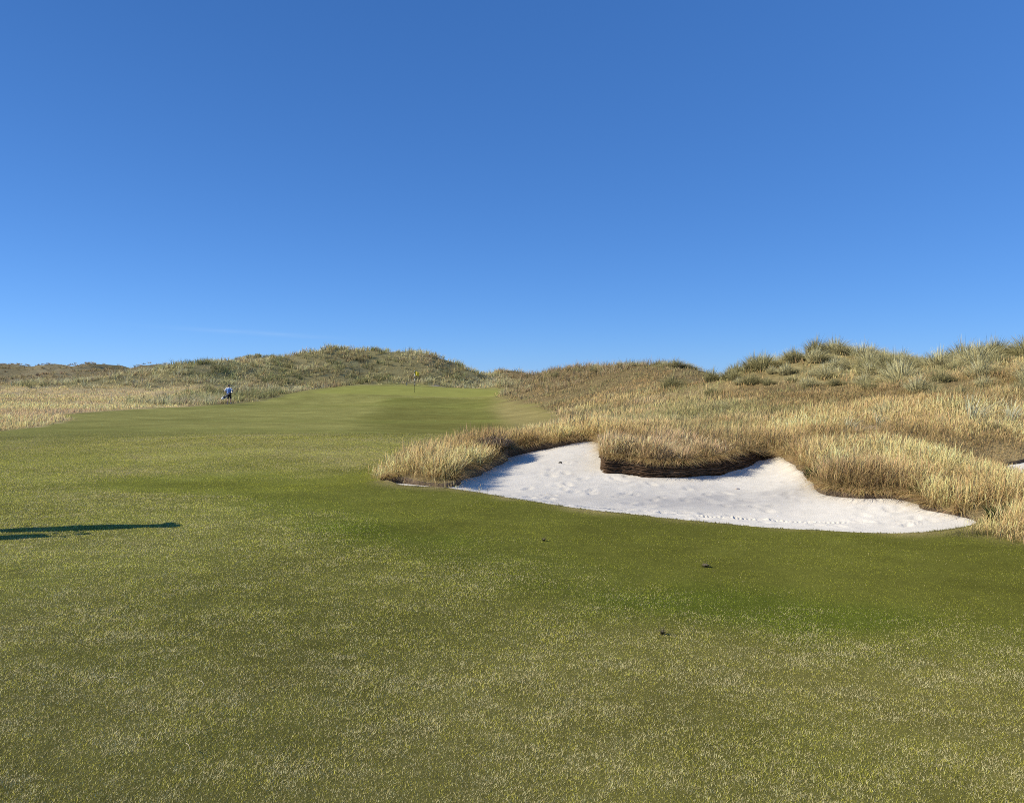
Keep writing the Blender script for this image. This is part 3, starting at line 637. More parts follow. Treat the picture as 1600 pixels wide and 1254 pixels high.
# marram carpet on the dunes, growing in tufts
def marram(NT_, per, y0, y1, kk, wsc, lsc, cond, seg=2):
    x, y = fan(NT_, y0, y1, kk, .82)
    k = (sdist(mown, x, y) < -.3) & outside_sand(x, y, .1); x, y = x[k], y[k]
    z = ground(x, y); mar, hth, n1, n2 = rough_kind(x, y, z)
    den = fbm(x / 2.6, y / 2.6, 281) * smooth(230, 190, y)
    keep = (rng.random(len(x)) < cond(mar, hth, x, y, z) * (.25 + 1.1 * smooth(.3, .6, den)))
    x, y, z, mar, hth, n1, n2 = [a[keep] for a in (x, y, z, mar, hth, n1, n2)]
    n = len(x)
    rad = (.10 + .14 * rng.random(n)) * (1 + .9 * smooth(75, 95, y))
    size = (.55 + .6 * rng.random(n)) * lsc * (1 - .6 * smooth(135, 165, y))
    grey = mix((.80, .71, .36), (.64, .60, .27), rng.random(n))
    straw_ = mix((.86, .71, .40), (.74, .59, .31), rng.random(n))
    c = mix(grey, straw_, smooth(.35, .7, fbm(x / 5 + 3, y / 5, 291)) * .75 + .2 * rng.random(n))
    c = mix(c, (.28, .29, .115), smooth(.47, .66, fbm(x / 5, y / 7 + 4, 301)) * .85)
    c = mix(c, (.52, .40, .20), smooth(.52, .72, fbm(x / 7 + 5, y / 6, 303)) * .6)
    c = mix(c, mix((.42, .31, .15), (.58, .46, .25), fbm(x / 7, y / 7, 305)), hth * .85)
    c = jitter_col(c, .13, n)
    idx = np.repeat(np.arange(n), per); N2 = len(idx)
    az = rng.uniform(0, 6.283, N2); rr = rng.random(N2) ** .6
    Pb = np.column_stack([x[idx] + np.cos(az) * rad[idx] * rr, y[idx] + np.sin(az) * rad[idx] * rr, z[idx] - .03])
    bend = np.clip(.12 + .75 * rr * rng.uniform(.5, 1.2, N2), 0, 1.1)
    # a steady sea wind leans the tips the same way
    vx = np.cos(az) * bend + .22; vy = np.sin(az) * bend + .06
    az2 = np.arctan2(vy, vx); bend = np.clip(np.hypot(vx, vy), 0, 1.15)
    cc = jitter_col(c[idx], .16, N2); dk = rng.random(N2) < .18; cc = np.where(dk[:, None], cc * .45, cc)
    w = (.006 + .004 * rng.random(N2)) * wsc * (.3 + y[idx] * .05)
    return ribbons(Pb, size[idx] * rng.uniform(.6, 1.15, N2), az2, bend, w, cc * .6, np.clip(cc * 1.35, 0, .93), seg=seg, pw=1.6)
V, F, C = marram(56000, 13, 66, 215, 1.1, 1.05, 1.05, lambda mar, hth, x, y, z: np.clip(mar + .5 * hth * (z > .2), 0, 1))
tag(link('marram_grass', fast_mesh('marram_grass', V, F, C, False, M_tuss)), 'grey green marram covering the long dune behind the green', kind='stuff')
V, F, C = combine([marram(9000, 14, 12, 62, 1.0, 1.0, .42, lambda mar, hth, x, y, z: np.clip(.5 * mar + .06 * hth, 0, 1), 3),
                   marram(16000, 9, 40, 95, 1.0, .9, .55, lambda mar, hth, x, y, z: np.clip(.30 * hth + .3 * mar, 0, 1) * (x > -3), 2)])
tag(link('marram_grass', fast_mesh('marram_grass', V, F, C, False, M_tuss)), 'low dune grass between the tussocks on the right hand slopes', kind='stuff')

# ------------------------------------------------------------------ marram tussocks one can pick out on the right hand dune
def tussock_mesh(seed, nb, rad, L0, stiff, ca, cb_, up=1.0):
    g = np.random.default_rng(seed)
    az = g.uniform(0, 6.283, nb); rr = g.random(nb) ** .55
    P = np.column_stack([np.cos(az) * rad * rr, np.sin(az) * rad * rr, np.zeros(nb) - .05])
    bend = (.10 + .95 * rr * g.uniform(.6, 1.15, nb)) * stiff
    vx = np.cos(az) * bend + .30; vy = np.sin(az) * bend + .10
    az2 = np.arctan2(vy, vx) + g.normal(0, .25, nb); bend = np.clip(np.hypot(vx, vy) * g.uniform(.8, 1.2, nb), 0, 1.25)
    c = mix(ca, cb_, g.random(nb)); c = c * (1 + g.normal(0, .16, nb))[:, None]
    dk = g.random(nb) < .15; c = np.where(dk[:, None], c * .4, c)
    Ls = L0 * (.55 + .55 * g.random(nb)) * (1.08 - .3 * rr) * up
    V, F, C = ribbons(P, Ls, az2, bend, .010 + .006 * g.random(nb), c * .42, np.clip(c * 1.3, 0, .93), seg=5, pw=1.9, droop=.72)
    return fast_mesh('tussock', V, F, C, False, M_tuss)
TM = [tussock_mesh(100 + i, 1100, .46, .86, [1.0, 1.15, .95, 1.1, 1.05, .95][i], (.60, .53, .24), (.93, .78, .42)) for i in range(6)]
TD = [tussock_mesh(200 + i, 1000, .46, .85, 1.0, (.34, .33, .14), (.56, .48, .23)) for i in range(3)]
TS = tussock_mesh(300, 70, .12, 1.0, .45, (.72, .72, .42), (.86, .80, .50))
T_LABELS = {
 'crest': ('grey green marram tussock on the tall crest of the right hand dune', 'marram tussocks on the tall dune crest'),
 'ridge': ('pale straw marram tussock along the ridge at the far right of the dune', 'marram tussocks along the right ridge'),
 'slope': ('bushy marram tussock low on the slope of the right hand dune', 'marram tussocks on the right slope'),
 'hill': ('dark green marram tussock on the distant hill right of the green', 'marram tussocks on the hill beside the green')}
def tussock(x, y, s, mesh, key=None, label=None, rz=None, dz=0.0):
    o = link('marram_tussock', mesh); zz = float(ground([x], [y])[0])
    o.location = (x, y, zz + dz); o.scale = (s, s, s); o.rotation_euler = (random.uniform(-.08, .08), random.uniform(-.08, .08), random.uniform(-.5, .5) if rz is None else rz)
    if key: tag(o, T_LABELS[key][0], 'grass tussock', T_LABELS[key][1])
    else: tag(o, label, 'grass tussock', 'single marram tussocks')
    return o
placed = []
def try_place(x, y, mind):
    for a, b in placed:
        if (a - x) ** 2 + (b - y) ** 2 < mind * mind: return False
    placed.append((x, y)); return True
rr_ = random.Random(21)
def along(poly, n, spread, mind, smin, smax, meshes, key):
    P = resample(poly, .3, False)
    for _ in range(n):
        q = P[rr_.randrange(len(P))]; x = q[0] + rr_.gauss(0, spread[0]); y = q[1] + rr_.gauss(0, spread[1])
        if try_place(x, y, mind): tussock(x, y, rr_.uniform(smin, smax), rr_.choice(meshes), key)
CREST = [(11.9, 42), (12.7, 40), (13.4, 38.3), (14.2, 36.8), (15.1, 36.0), (15.8, 35.0)]
for (x, y, s, m_) in [(12.7, 39.6, 1.15, TM[0]), (13.5, 38, 1.1, TM[1]), (14.3, 36.8, 1.25, TD[0]), (15.0, 36.2, 1.2, TM[2]), (15.7, 35.1, 1.3, TM[3]), (12.1, 41.6, 1.0, TD[1])]:
    if try_place(x, y, .5): tussock(x, y, s, m_, 'crest')
along(CREST, 120, (1.0, 1.3), 1.15, .9, 1.7, TM + TD + TD, 'crest')
along([(15.8, 34.5), (15.8, 32), (15.8, 29), (15.6, 27), (15.7, 25.5), (16.5, 25), (18.5, 25)], 190, (1.0, 1.3), .95, .7, 1.4, TM + TD, 'ridge')
along([(11.6, 36), (12.6, 33), (13.2, 29), (13.2, 25), (12.6, 21.5), (12.3, 19.5)], 140, (1.1, 1.2), .95, .45, .9, TM + TD, 'slope')
along([(4.5, 77), (8, 74), (11.5, 70)], 26, (1.0, 1.5), 1.2, .7, 1.1, TD + TM[:2], 'hill')
tussock(13.4, 64, 1.4, TD[2], None, 'broad dark green marram clump alone on the hilltop left of the tall dune', dz=-.05)
tussock(14.6, 64.6, 1.2, TD[1], 'hill', dz=-.05)
tussock(12.7, 65, 1.1, TM[1], 'hill', dz=-.05)
tussock(8.35, 14.2, .95, TS, None, 'tall spiky pale green marram clump on the bare sandy patch at right')
tussock(9.05, 14.3, .72, TS, None, 'smaller spiky marram clump just right of the tall pale one')
tussock(7.05, 15.1, .50, TS, None, 'thin straw marram shoots standing in the pale sand scar')
tussock(6.4, 14.9, .55, TS, None, 'sparse blue green shoots at the left end of the sand scar')
tussock(7.8, 16.4, .62, TM[2], None, 'low fanned straw tussock behind the sand scar')
tussock(9.6, 14.0, .50, TD[0], None, 'low dark green tussock near the right frame edge beside the spiky clumps')
for (x, y, s_) in [(7.7, 14.0, .30), (8.1, 13.4, .36), (9.3, 13.2, .34), (8.9, 15.6, .42), (10.2, 15.2, .45), (6.2, 16.0, .34), (9.9, 17.3, .55), (11.2, 17.0, .55), (5.2, 17.5, .32), (7.0, 18.4, .45), (4.6, 22, .5), (6.5, 24, .55), (8.6, 21, .5)]:
    if try_place(x, y, .4): tussock(x, y, s_, random.choice(TD + TM[:1]), 'slope', dz=.02)


# ------------------------------------------------------------------ small plants at the bunker edge
M_leaf = plain_mat('weed_leaf', (.060, .085, .028), .7, .3, 30)
def weed(x, y, s, label):
    g = np.random.default_rng(int(abs(x) * 1000)); nb = 90
    az = g.uniform(0, 6.283, nb); rr = g.random(nb) ** .5
    P = np.column_stack([np.cos(az) * .09 * rr, np.sin(az) * .09 * rr, g.random(nb) * .10])
    c = mix((.07, .095, .03), (.14, .15, .055), g.random(nb))
    V, F, C = ribbons(P, .10 + .10 * g.random(nb), az, g.uniform(.3, 1.1, nb), .014 + .010 * g.random(nb), c * .7, c, seg=3)
    o = link('weed', fast_mesh('weed', V, F, C, False, M_blade)); zz = float(ground([x], [y])[0]); o.location = (x, y, zz); o.scale = (s, s, s)
    tag(o, label, 'plant')
weed(4.30, 11.2, 1.0, 'small dark green weed at the inner corner of the bunker edge')
weed(4.98, 9.72, .7, 'tiny green weed on the right hand rim of the bunker')
weed(5.25, 8.55, .9, 'low green weed in the grass at the right tip of the bunker')
weed(-.95, 11.9, .9, 'dark green weed under the grass mound at the left end of the bunker')

# thin stalks leaning over the sand at the right tip of the bunker
g = np.random.default_rng(77); nb = 2600
t = g.random(nb) ** .8; x = 4.3 + 2.0 * t + g.normal(0, .05, nb); y = 8.0 + .55 * smooth(.35, 1, t) - .12 + g.normal(0, .09, nb)
k = outside_sand(x, y, .0); x, y, t = x[k], y[k], t[k]; nb = len(x); zz = ground(x, y)
long_ = g.random(nb) < .10
c = np.where(long_[:, None], np.array([(.40, .32, .17)]), mix((.12, .14, .045), (.24, .21, .09), g.random(nb)))
fr = np.array([(q[0], q[1]) for q in rim[(back < .3)]]); e_ = g.integers(0, len(fr), 7000); fn = normals2d(RXY)[back < .3][e_]
clumpy = fbm(fr[e_, 0] / .12, fr[e_, 1] / .12, 311); kk = g.random(len(e_)) < clumpy ** 2 * 1.6; e_, fn, clumpy = e_[kk], fn[kk], clumpy[kk]; n_ = len(e_); in_ = g.uniform(-.05, .006, n_)
cf = mix((.22, .22, .06), (.42, .37, .16), g.random(n_))
lip_turf = ribbons(np.column_stack([fr[e_] + fn * in_[:, None] + np.stack([-fn[:, 1], fn[:, 0]], 1) * g.uniform(-.06, .06, n_)[:, None], np.full(n_, .022)]), .02 + .05 * g.random(n_) * clumpy, np.arctan2(fn[:, 1], fn[:, 0]) + g.normal(0, .9, n_), g.uniform(.4, 1.2, n_), np.full(n_, .006), cf * .7, cf, seg=2, droop=.7)
wisps = ribbons(np.column_stack([x, y, zz]), np.where(long_, .22 + .15 * g.random(nb), .05 + .09 * g.random(nb)) * (.4 + .9 * t), g.uniform(0, 6.283, nb), g.uniform(.1, .8, nb), np.where(long_, .003, .005), c * .6, c, seg=3)
V, F, C = combine([wisps, lip_turf])
tag(link('edge_grass', fast_mesh('edge_grass', V, F, C, False, M_blade)), 'wispy longer grass along the right front rim of the bunker', kind='stuff')

# ------------------------------------------------------------------ bodies: overlapping tapered limbs fused into one skin
def limbs(chains, name, mat, voxel, parent=None, smooth_it=4):
    bm = bmesh.new()
    for ch in chains:
        for i, (q, r) in enumerate(ch):
            if isinstance(r, tuple): mt = Matrix.Translation(q) @ Matrix.Diagonal((*r, 1)); bmesh.ops.create_icosphere(bm, subdivisions=3, radius=1, matrix=mt); continue
            bmesh.ops.create_icosphere(bm, subdivisions=2, radius=r, matrix=Matrix.Translation(q))
            if i and not isinstance(ch[i - 1][1], tuple):
                a = Vector(ch[i - 1][0]); b = Vector(q); d = b - a
                if d.length > 1e-5:
                    mt = Matrix.Translation((a + b) / 2) @ d.to_track_quat('Z', 'Y').to_matrix().to_4x4()
                    bmesh.ops.create_cone(bm, cap_ends=True, segments=16, radius1=ch[i - 1][1], radius2=r, depth=d.length, matrix=mt)
    me = bpy.data.meshes.new(name); bm.to_mesh(me); bm.free(); me.materials.append(mat)
    o = link(name, me, parent)
    r = o.modifiers.new('fuse', 'REMESH'); r.mode = 'VOXEL'; r.voxel_size = voxel; r.use_smooth_shade = True
    s = o.modifiers.new('soft', 'SMOOTH'); s.iterations = smooth_it; s.factor = .5
    return o

def hand(w, d, side, curl=.5):
    """palm, four bent fingers and a thumb at wrist w, pointing along d; side is the thumb direction"""
    w = Vector(w); d = Vector(d).normalized(); s = Vector(side); s = (s - d * s.dot(d)).normalized(); nrm = d.cross(s)
    ch = [[(w, .024), (w + d * .045, .027)], [(w + d * .045 + s * .022, .017), (w + d * .085 + s * .028, .014)], [(w + d * .045 - s * .022, .017), (w + d * .085 - s * .028, .013)], [(w + d * .085 - s * .025, .013), (w + d * .085 + s * .025, .013)]]
    for off, ln in ((.030, .070), (.010, .080), (-.010, .074), (-.030, .058)):
        a = w + d * .088 + s * off; b = a + (d * (1 - curl * .4) + nrm * curl * .7).normalized() * ln * .45; c = b + (d * (1 - curl * 1.5) + nrm * curl * 1.3).normalized() * ln * .35
        ch.append([(a, .0095), (b, .0088), (c, .0078)])
    a = w + d * .03 + s * .026; b = a + (d * .6 + s * .8).normalized() * .038; c = b + (d * .9 + s * .3).normalized() * .030
    ch.append([(a, .013), (b, .0105), (c, .009)])
    return ch

M_skin = plain_mat('skin', (.42, .25, .17), .55, .06, 10)
M_hair = plain_mat('dark_hair', (.06, .04, .025), .6, .3, 60)
M_white = plain_mat('white_cotton', (.72, .73, .76), .8, .05, 20)
M_bib = plain_mat('blue_cotton', (.16, .30, .66), .8, .12, 20)
M_navy = plain_mat('navy_cloth', (.018, .020, .032), .85, .2, 20)
M_shoe = plain_mat('shoe_leather', (.30, .28, .26), .6, .1, 20)
M_black = plain_mat('black_rubber', (.02, .02, .02), .5, .1, 20)
M_steel = plain_mat('club_steel', (.55, .55, .56), .3, .05, 40, metal=1)

def person(loc, rz, pose, label, bib=True, cap=False, top=M_white):
    root = empty('person', loc, rz); tag(root, label, 'person')
    P = pose; hd = Vector(P['head'])
    body = [[((0, 0, .95), .13), ((0, .01, 1.12), .125), ((0, 0, 1.30), .14), ((0, -.01, 1.42), .10), ((0, 0, 1.50), .058), (hd - Vector((0, 0, .07)), .055)],
            [(hd + Vector((0, -.012, .035)), (.076, .095, .095))], [(hd + Vector((0, .035, -.055)), (.055, .055, .055))],
            [(hd + Vector((0, .088, -.005)), .012), (hd + Vector((0, .106, -.022)), .015)],
            [(hd + Vector((-.025, .083, -.062)), .010), (hd + Vector((.025, .083, -.062)), .010)],
            [(hd + Vector((.078, .0, -.005)), (.012, .022, .032))], [(hd + Vector((-.078, .0, -.005)), (.012, .022, .032))]]
    for s, S in ((-1, 'l'), (1, 'r')):
        hip = Vector((s * .09, 0, .93)); sh = Vector((s * .185, -.01, 1.42))
        el, wr, kn, an, to = [Vector(P[S + '_' + q]) for q in ('elbow', 'wrist', 'knee', 'ankle', 'toe')]
        body += [[((s * .06, 0, 1.36), .085), (sh, .062), ((sh + el) / 2, .050), (el, .042), ((el * .6 + wr * .4), .041), (wr, .026)]]
        body += [[((0, 0, .95), .12), (hip, .095), ((hip + kn) / 2, .078), (kn, .055), (kn * .65 + an * .35 + Vector((0, -.012, 0)), .055), (an, .036), (an + Vector((0, -.03, -.045)), .034)], [(an, .036), (to, .028)]]
        body += hand(wr, (wr - el), P[S + '_thumb'], .6)
    limbs(body, 'body', M_skin, .0065, root, 2)
    limbs([[(hd + Vector((0, -.022, .050)), (.083, .096, .090))], [(hd + Vector((0, -.060, .0)), (.066, .050, .065))]], 'hair', M_hair, .012, root)
    for ex_ in (-.030, .030): limbs([[(hd + Vector((ex_, .078, .012)), .012)]], 'eye', M_black, .004, root, 0)
    shirt = [[((0, 0, .98), .152), ((0, .01, 1.12), .150), ((0, 0, 1.30), .160), ((0, -.01, 1.42), .115), ((0, 0, 1.475), .070)], [((-.07, 0, 1.05), .12), ((-.09, 0, 1.33), .12)], [((.07, 0, 1.05), .12), ((.09, 0, 1.33), .12)]]
    for s, S in ((-1, 'l'), (1, 'r')):
        sh = Vector((s * .185, -.01, 1.42)); el = Vector(P[S + '_elbow'])
        shirt += [[((s * .06, 0, 1.37), .105), (sh, .082), (sh * .15 + el * .85, .068)]]
    limbs(shirt, 'shirt', top, .009, root)
    if bib:
        limbs([[((0, 0, 1.00), .168), ((0, .01, 1.12), .164), ((0, 0, 1.32), .172), ((0, -.01, 1.43), .10)], [((-.075, 0, 1.02), .126), ((-.09, 0, 1.36), .126)], [((.075, 0, 1.02), .126), ((.09, 0, 1.36), .126)]], 'bib', M_bib, .010, root)
    sho = [[((0, 0, .98), .150), ((0, 0, .90), .13)]]
    for s, S in ((-1, 'l'), (1, 'r')):
        hip = Vector((s * .09, 0, .93)); kn = Vector(P[S + '_knee']); sho.append([(hip, .118), (hip * .5 + kn * .5, .098), (hip * .08 + kn * .92, .084)])
        an = Vector(P[S + '_ankle']); to = Vector(P[S + '_toe'])
        limbs([[(an + Vector((0, -.035, -.050)), .045), (an + Vector((0, .02, -.035)), .046), (to, .038)], [(an + Vector((0, 0, .01)), .045), (an + Vector((0, -.01, -.04)), .046)]], 'shoe', M_shoe, .008, root)
    limbs(sho, 'shorts', M_navy, .010, root)
    if cap:
        limbs([[(hd + Vector((0, -.01, .065)), (.092, .108, .080))], [(hd + Vector((0, .12, .062)), (.075, .085, .010))]], 'cap', M_navy, .006, root, 1)
    return root

def golf_bag(loc, rz, a, b, r, label, mat_b, mat_p, nclubs=7, legs=False):
    root = empty('golf_bag', loc, rz); tag(root, label, 'golf bag')
    a = Vector(a); b = Vector(b); d = (b - a).normalized(); q = d.to_track_quat('Z', 'Y').to_matrix()
    ux, uy = q @ Vector((1, 0, 0)), q @ Vector((0, 1, 0)); ln = (b - a).length
    limbs([[(a + d * r * .6, r * .92), (a + d * ln * .5, r * .96), (b - d * .03, r)]], 'bag_body', mat_b, .012, root, 3)
    limbs([[(a + d * .02, r * 1.04), (a + d * .10, r * 1.02)]], 'base', mat_p, .012, root, 2)
    limbs([[(a + d * ln * .22 - uy * r * .75, r * .55), (a + d * ln * .50 - uy * r * .75, r * .58)]], 'pocket', mat_p, .010, root, 3)
    limbs([[(a + d * ln * .55 + ux * r * .7, r * .42), (a + d * ln * .78 + ux * r * .7, r * .42)]], 'pocket', mat_b, .010, root, 3)
    st = [a + d * ln * (.35 + .55 * t) + ux * -(r + .10 * math.sin(t * math.pi)) for t in (0, .25, .5, .75, 1)]
    limbs([[(p_, .014) for p_ in st]], 'strap', mat_p, .007, root, 1)
    gg = random.Random(3)
    for i in range(nclubs):
        an = i * 2.4; o = (ux * math.cos(an) + uy * math.sin(an)) * r * .55; e = b + o * 1.5 + d * gg.uniform(.16, .34)
        sh = limbs([[(b + o - d * .1, .006), (e, .006)]], 'club', M_steel, .004, root, 0)
        sd = (ux * math.cos(an + 1) + uy * math.sin(an + 1))
        big = i < 2
        limbs([[(e, .010), (e + sd * .03 + d * .01, .016 if not big else .035), (e + sd * .075 + d * .015, .012 if not big else .045)]], 'club_head', M_black if big else M_steel, .005, sh, 1)
    if legs:
        for s in (-1, 1):
            limbs([[(b - d * .12 - uy * r, .010), (Vector((b.x, b.y, 0)) - Vector((0, .38, 0)) + Vector((s * .22, 0, .01)), .010)]], 'stand_leg', M_black, .006, root, 0)
    return root

walk = dict(head=(0, .03, 1.66), l_elbow=(-.34, -.06, 1.20), l_wrist=(-.20, .12, 1.08), l_thumb=(0, 0, 1), r_elbow=(.34, -.08, 1.20), r_wrist=(.22, -.02, .99), r_thumb=(-1, 0, 0),
            l_knee=(-.095, .03, .50), l_ankle=(-.10, -.16, .085), l_toe=(-.11, .0, .035), r_knee=(.10, .20, .53), r_ankle=(.10, .20, .11), r_toe=(.11, .35, .10))
px_, py_ = -25.75, 71.7; pz_ = float(ground([px_], [py_])[0])
person((px_, py_, pz_ + .01), .10, walk, 'person in a light blue bib and dark shorts walking away carrying a golf bag', True)
golf_bag((px_, py_, pz_), .10, (-.50, -.27, .52), (.20, -.27, 1.02), .115, 'navy and white golf bag slung low across the walking person\'s back', M_navy, M_white, 6)
# a second golfer and bag stand just left of the view; their long shadows reach onto the fairway
stand = dict(head=(0, .02, 1.66), l_elbow=(-.26, -.03, 1.16), l_wrist=(-.24, .06, .92), l_thumb=(0, 1, 0), r_elbow=(.26, -.03, 1.16), r_wrist=(.24, .06, .92), r_thumb=(0, 1, 0),
             l_knee=(-.12, .03, .50), l_ankle=(-.14, 0, .085), l_toe=(-.16, .15, .035), r_knee=(.12, .03, .50), r_ankle=(.14, 0, .085), r_toe=(.16, .15, .035))
SX, SY = SHADOW_FROM
person((SX, SY, float(ground([SX], [SY])[0]) + .012), .30, stand, 'person in a dark cap standing still beside an upright bag, casting a long shadow', False, True, M_navy)
golf_bag((SX + .0, SY - .45, float(ground([SX], [SY - .45])[0])), .4, (0, 0, .04), (0, .10, .90), .13, 'upright dark stand bag on the turf beside the standing person', M_navy, M_black, 8, True)

# ------------------------------------------------------------------ flagstick, bench and marker post
def tube_mesh(pts, r, seg=10):
    bm = bmesh.new(); rings = []
    for i, q in enumerate(pts):
        q = Vector(q); t = (Vector(pts[min(i + 1, len(pts) - 1)]) - Vector(pts[max(i - 1, 0)])).normalized(); m_ = t.to_track_quat('Z', 'Y').to_matrix()
        rr = r[i] if isinstance(r, (list, tuple)) else r
        rings.append([bm.verts.new(q + m_ @ Vector((math.cos(a) * rr, math.sin(a) * rr, 0))) for a in [k * 2 * math.pi / seg for k in range(seg)]])
    for a, b in zip(rings, rings[1:]):
        for k in range(seg): bm.faces.new((a[k], a[(k + 1) % seg], b[(k + 1) % seg], b[k])).smooth = True
    bm.faces.new(rings[0][::-1]); bm.faces.new(rings[-1])
    me = bpy.data.meshes.new('tube'); bm.to_mesh(me); bm.free(); return me
def tube(name, pts, r, mat, parent=None, seg=10):
    me = tube_mesh(pts, r, seg); me.materials.append(mat); return link(name, me, parent)

fx, fy = -10.86, 88.0; fz = float(ground([fx], [fy])[0])
flag = empty('flagstick', (fx, fy, fz)); tag(flag, 'golf flagstick with a yellow flag standing on the putting green', 'flagstick')
m, N, L, out = new_mat('banded_pole')
p = N.new('ShaderNodeBsdfPrincipled'); tc = N.new('ShaderNodeTexCoord'); sp = N.new('ShaderNodeSeparateXYZ'); L.new(tc.outputs['Object'], sp.inputs[0])
w = math_node(N, L, 'GREATER_THAN', math_node(N, L, 'FRACT', math_node(N, L, 'MULTIPLY', sp.outputs['Z'], 1.9)), .5)
up = math_node(N, L, 'GREATER_THAN', sp.outputs['Z'], .95)
mxn = N.new('ShaderNodeMix'); mxn.data_type = 'RGBA'; mxn.inputs['A'].default_value = (.03, .03, .03, 1); mxn.inputs['B'].default_value = (.8, .8, .78, 1); L.new(math_node(N, L, 'MULTIPLY', w, up), mxn.inputs['Factor']); L.new(mxn.outputs['Result'], p.inputs['Base Color']); L.new(p.outputs[0], out.inputs['Surface'])
tube('pole', [(0, 0, -.1), (0, 0, 1.2), (0, 0, 2.42)], .022, m, flag)
bm = bmesh.new(); gx, gz = 14, 10; vs = []
for j in range(gz):
    for i in range(gx):
        u = i / (gx - 1); v = j / (gz - 1)
        vs.append(bm.verts.new((.02 + .46 * u * (1 - .06 * v), .07 * math.sin(u * 7 + v * 1.5) * u, 2.40 - .44 * v - .20 * u ** 1.5 + .02 * math.sin(u * 9))))
for j in range(gz - 1):
    for i in range(gx - 1): bm.faces.new((vs[j * gx + i], vs[j * gx + i + 1], vs[(j + 1) * gx + i + 1], vs[(j + 1) * gx + i])).smooth = True
me = bpy.data.meshes.new('flag'); bm.to_mesh(me); bm.free(); me.materials.append(plain_mat('yellow_cloth', (.72, .55, .04), .8, .1, 10)); link('flag', me, flag)
bm = bmesh.new(); bmesh.ops.create_circle(bm, cap_ends=True, radius=.054, segments=20, matrix=Matrix.Translation((0, 0, .012))); me = bpy.data.meshes.new('cup'); bm.to_mesh(me); bm.free(); me.materials.append(M_black); link('cup', me, flag)

def box_mesh(sx, sy, sz, bev=.012):
    bm = bmesh.new(); bmesh.ops.create_cube(bm, size=1, matrix=Matrix.Diagonal((sx, sy, sz, 1))); bmesh.ops.bevel(bm, geom=bm.edges[:], offset=bev, segments=2, affect='EDGES')
    me = bpy.data.meshes.new('board'); bm.to_mesh(me); bm.free(); return me
M_wood = plain_mat('grey_timber', (.30, .28, .25), .85, .25, 15)
bx, by = -13.3, 103.6; bz = float(ground([bx], [by])[0])
bench = empty('bench', (bx, by, bz), .05); tag(bench, 'low weathered grey wooden bench behind the flag at the foot of the dune', 'bench')
def board(name, s, at, parent, rx=0):
    me = box_mesh(*s); me.materials.append(M_wood); o = link(name, me, parent); o.location = at; o.rotation_euler = (rx, 0, 0); return o
board('seat', (1.35, .18, .05), (0, -.11, .42), bench); board('seat', (1.35, .18, .05), (0, .10, .42), bench)
for s in (-1, 1): board('leg', (.09, .36, .40), (s * .52, 0, .195), bench)

qx, qy = -177.1, 280.0; qz = float(ground([qx], [qy])[0])
post = empty('marker_post', (qx, qy, qz)); tag(post, 'slim dark marker post on the far skyline at the left', 'post')
tube('shaft', [(0, 0, -.2), (0, 0, 1.25)], .07, M_black, post, 8); tube('post_cap', [(0, 0, 1.25), (0, 0, 1.32), (0, 0, 1.36)], [.09, .09, .02], M_black, post, 8)

# ------------------------------------------------------------------ scraps on the ground
def clod(x, y, sx, sy, sz, seed, label, name='divot', cat='divot', c=(.20, .16, .09), z=None, grassy=True):
    bm = bmesh.new(); bmesh.ops.create_icosphere(bm, subdivisions=4, radius=1); g = np.random.default_rng(seed); o_ = g.uniform(0, 50, 2)
    co = np.array([v.co for v in bm.verts]); nz = fbm(co[:, 0] * 2.2 + o_[0] + co[:, 2], co[:, 1] * 2.2 + o_[1] - co[:, 2], seed, 4)
    for v, q in zip(bm.verts, nz): v.co *= .55 + .9 * q; v.co.x *= sx; v.co.y *= sy; v.co.z *= sz
    for f in bm.faces: f.smooth = True
    me = bpy.data.meshes.new(name); bm.to_mesh(me); bm.free(); me.materials.append(plain_mat('clod_earth', c, .95, .5, 60, bump=1)); o = link(name, me)
    o.location = (x, y, (float(ground([x], [y])[0]) if z is None else z) + sz * .35 + (.018 if z is None else 0)); o.rotation_euler = (0, 0, seed)
    if grassy:
        nb = 60; az = g.uniform(0, 6.283, nb); P = np.column_stack([g.normal(0, sx * .5, nb), g.normal(0, sy * .5, nb), np.full(nb, sz * .2)]); cc = mix((.16, .16, .05), (.40, .33, .17), g.random(nb))
        V, F, C = ribbons(P, .03 + .03 * g.random(nb), az, g.uniform(.4, 1.1, nb), np.full(nb, .004), cc * .5, cc, seg=2)
        tag(link('blades', fast_mesh('blades', V, F, C, False, M_blade), o), kind='stuff')
    return tag(o, label, cat)
clod(1.645, 6.66, .030, .018, .006, 3, 'dark torn divot lying on the greener turf in front of the bunker')
clod(.945, 4.91, .011, .009, .004, 4, 'small dark divot with pale crumbs in the dry near turf', c=(.20, .165, .11))
clod(.314, 7.69, .013, .010, .006, 6, 'little dark clod on the collar below the left half of the bunker')
def on_sand(x, y): return float(sand_z(np.array([x]), np.array([y]), np.array([1.0]))[0])
for (x, y, s, sd, lb) in [(.83, 13.55, .035, 8, 'dark turf crumb on the shaded left slope of the sand'), (1.62, 14.3, .025, 9, 'dark turf crumb high on the white sand beside the wall'), (3.35, 11.7, .03, 12, 'pale lump on the sand in front of the wall end')]:
    clod(x, y, s, s * .8, s * .6, sd, lb, 'turf_crumb', 'crumb', (.05, .04, .028) if sd != 12 else (.55, .5, .44), on_sand(x, y), False)
M_stalk = plain_mat('straw_stalk', (.58, .50, .30), .7, .1, 60)
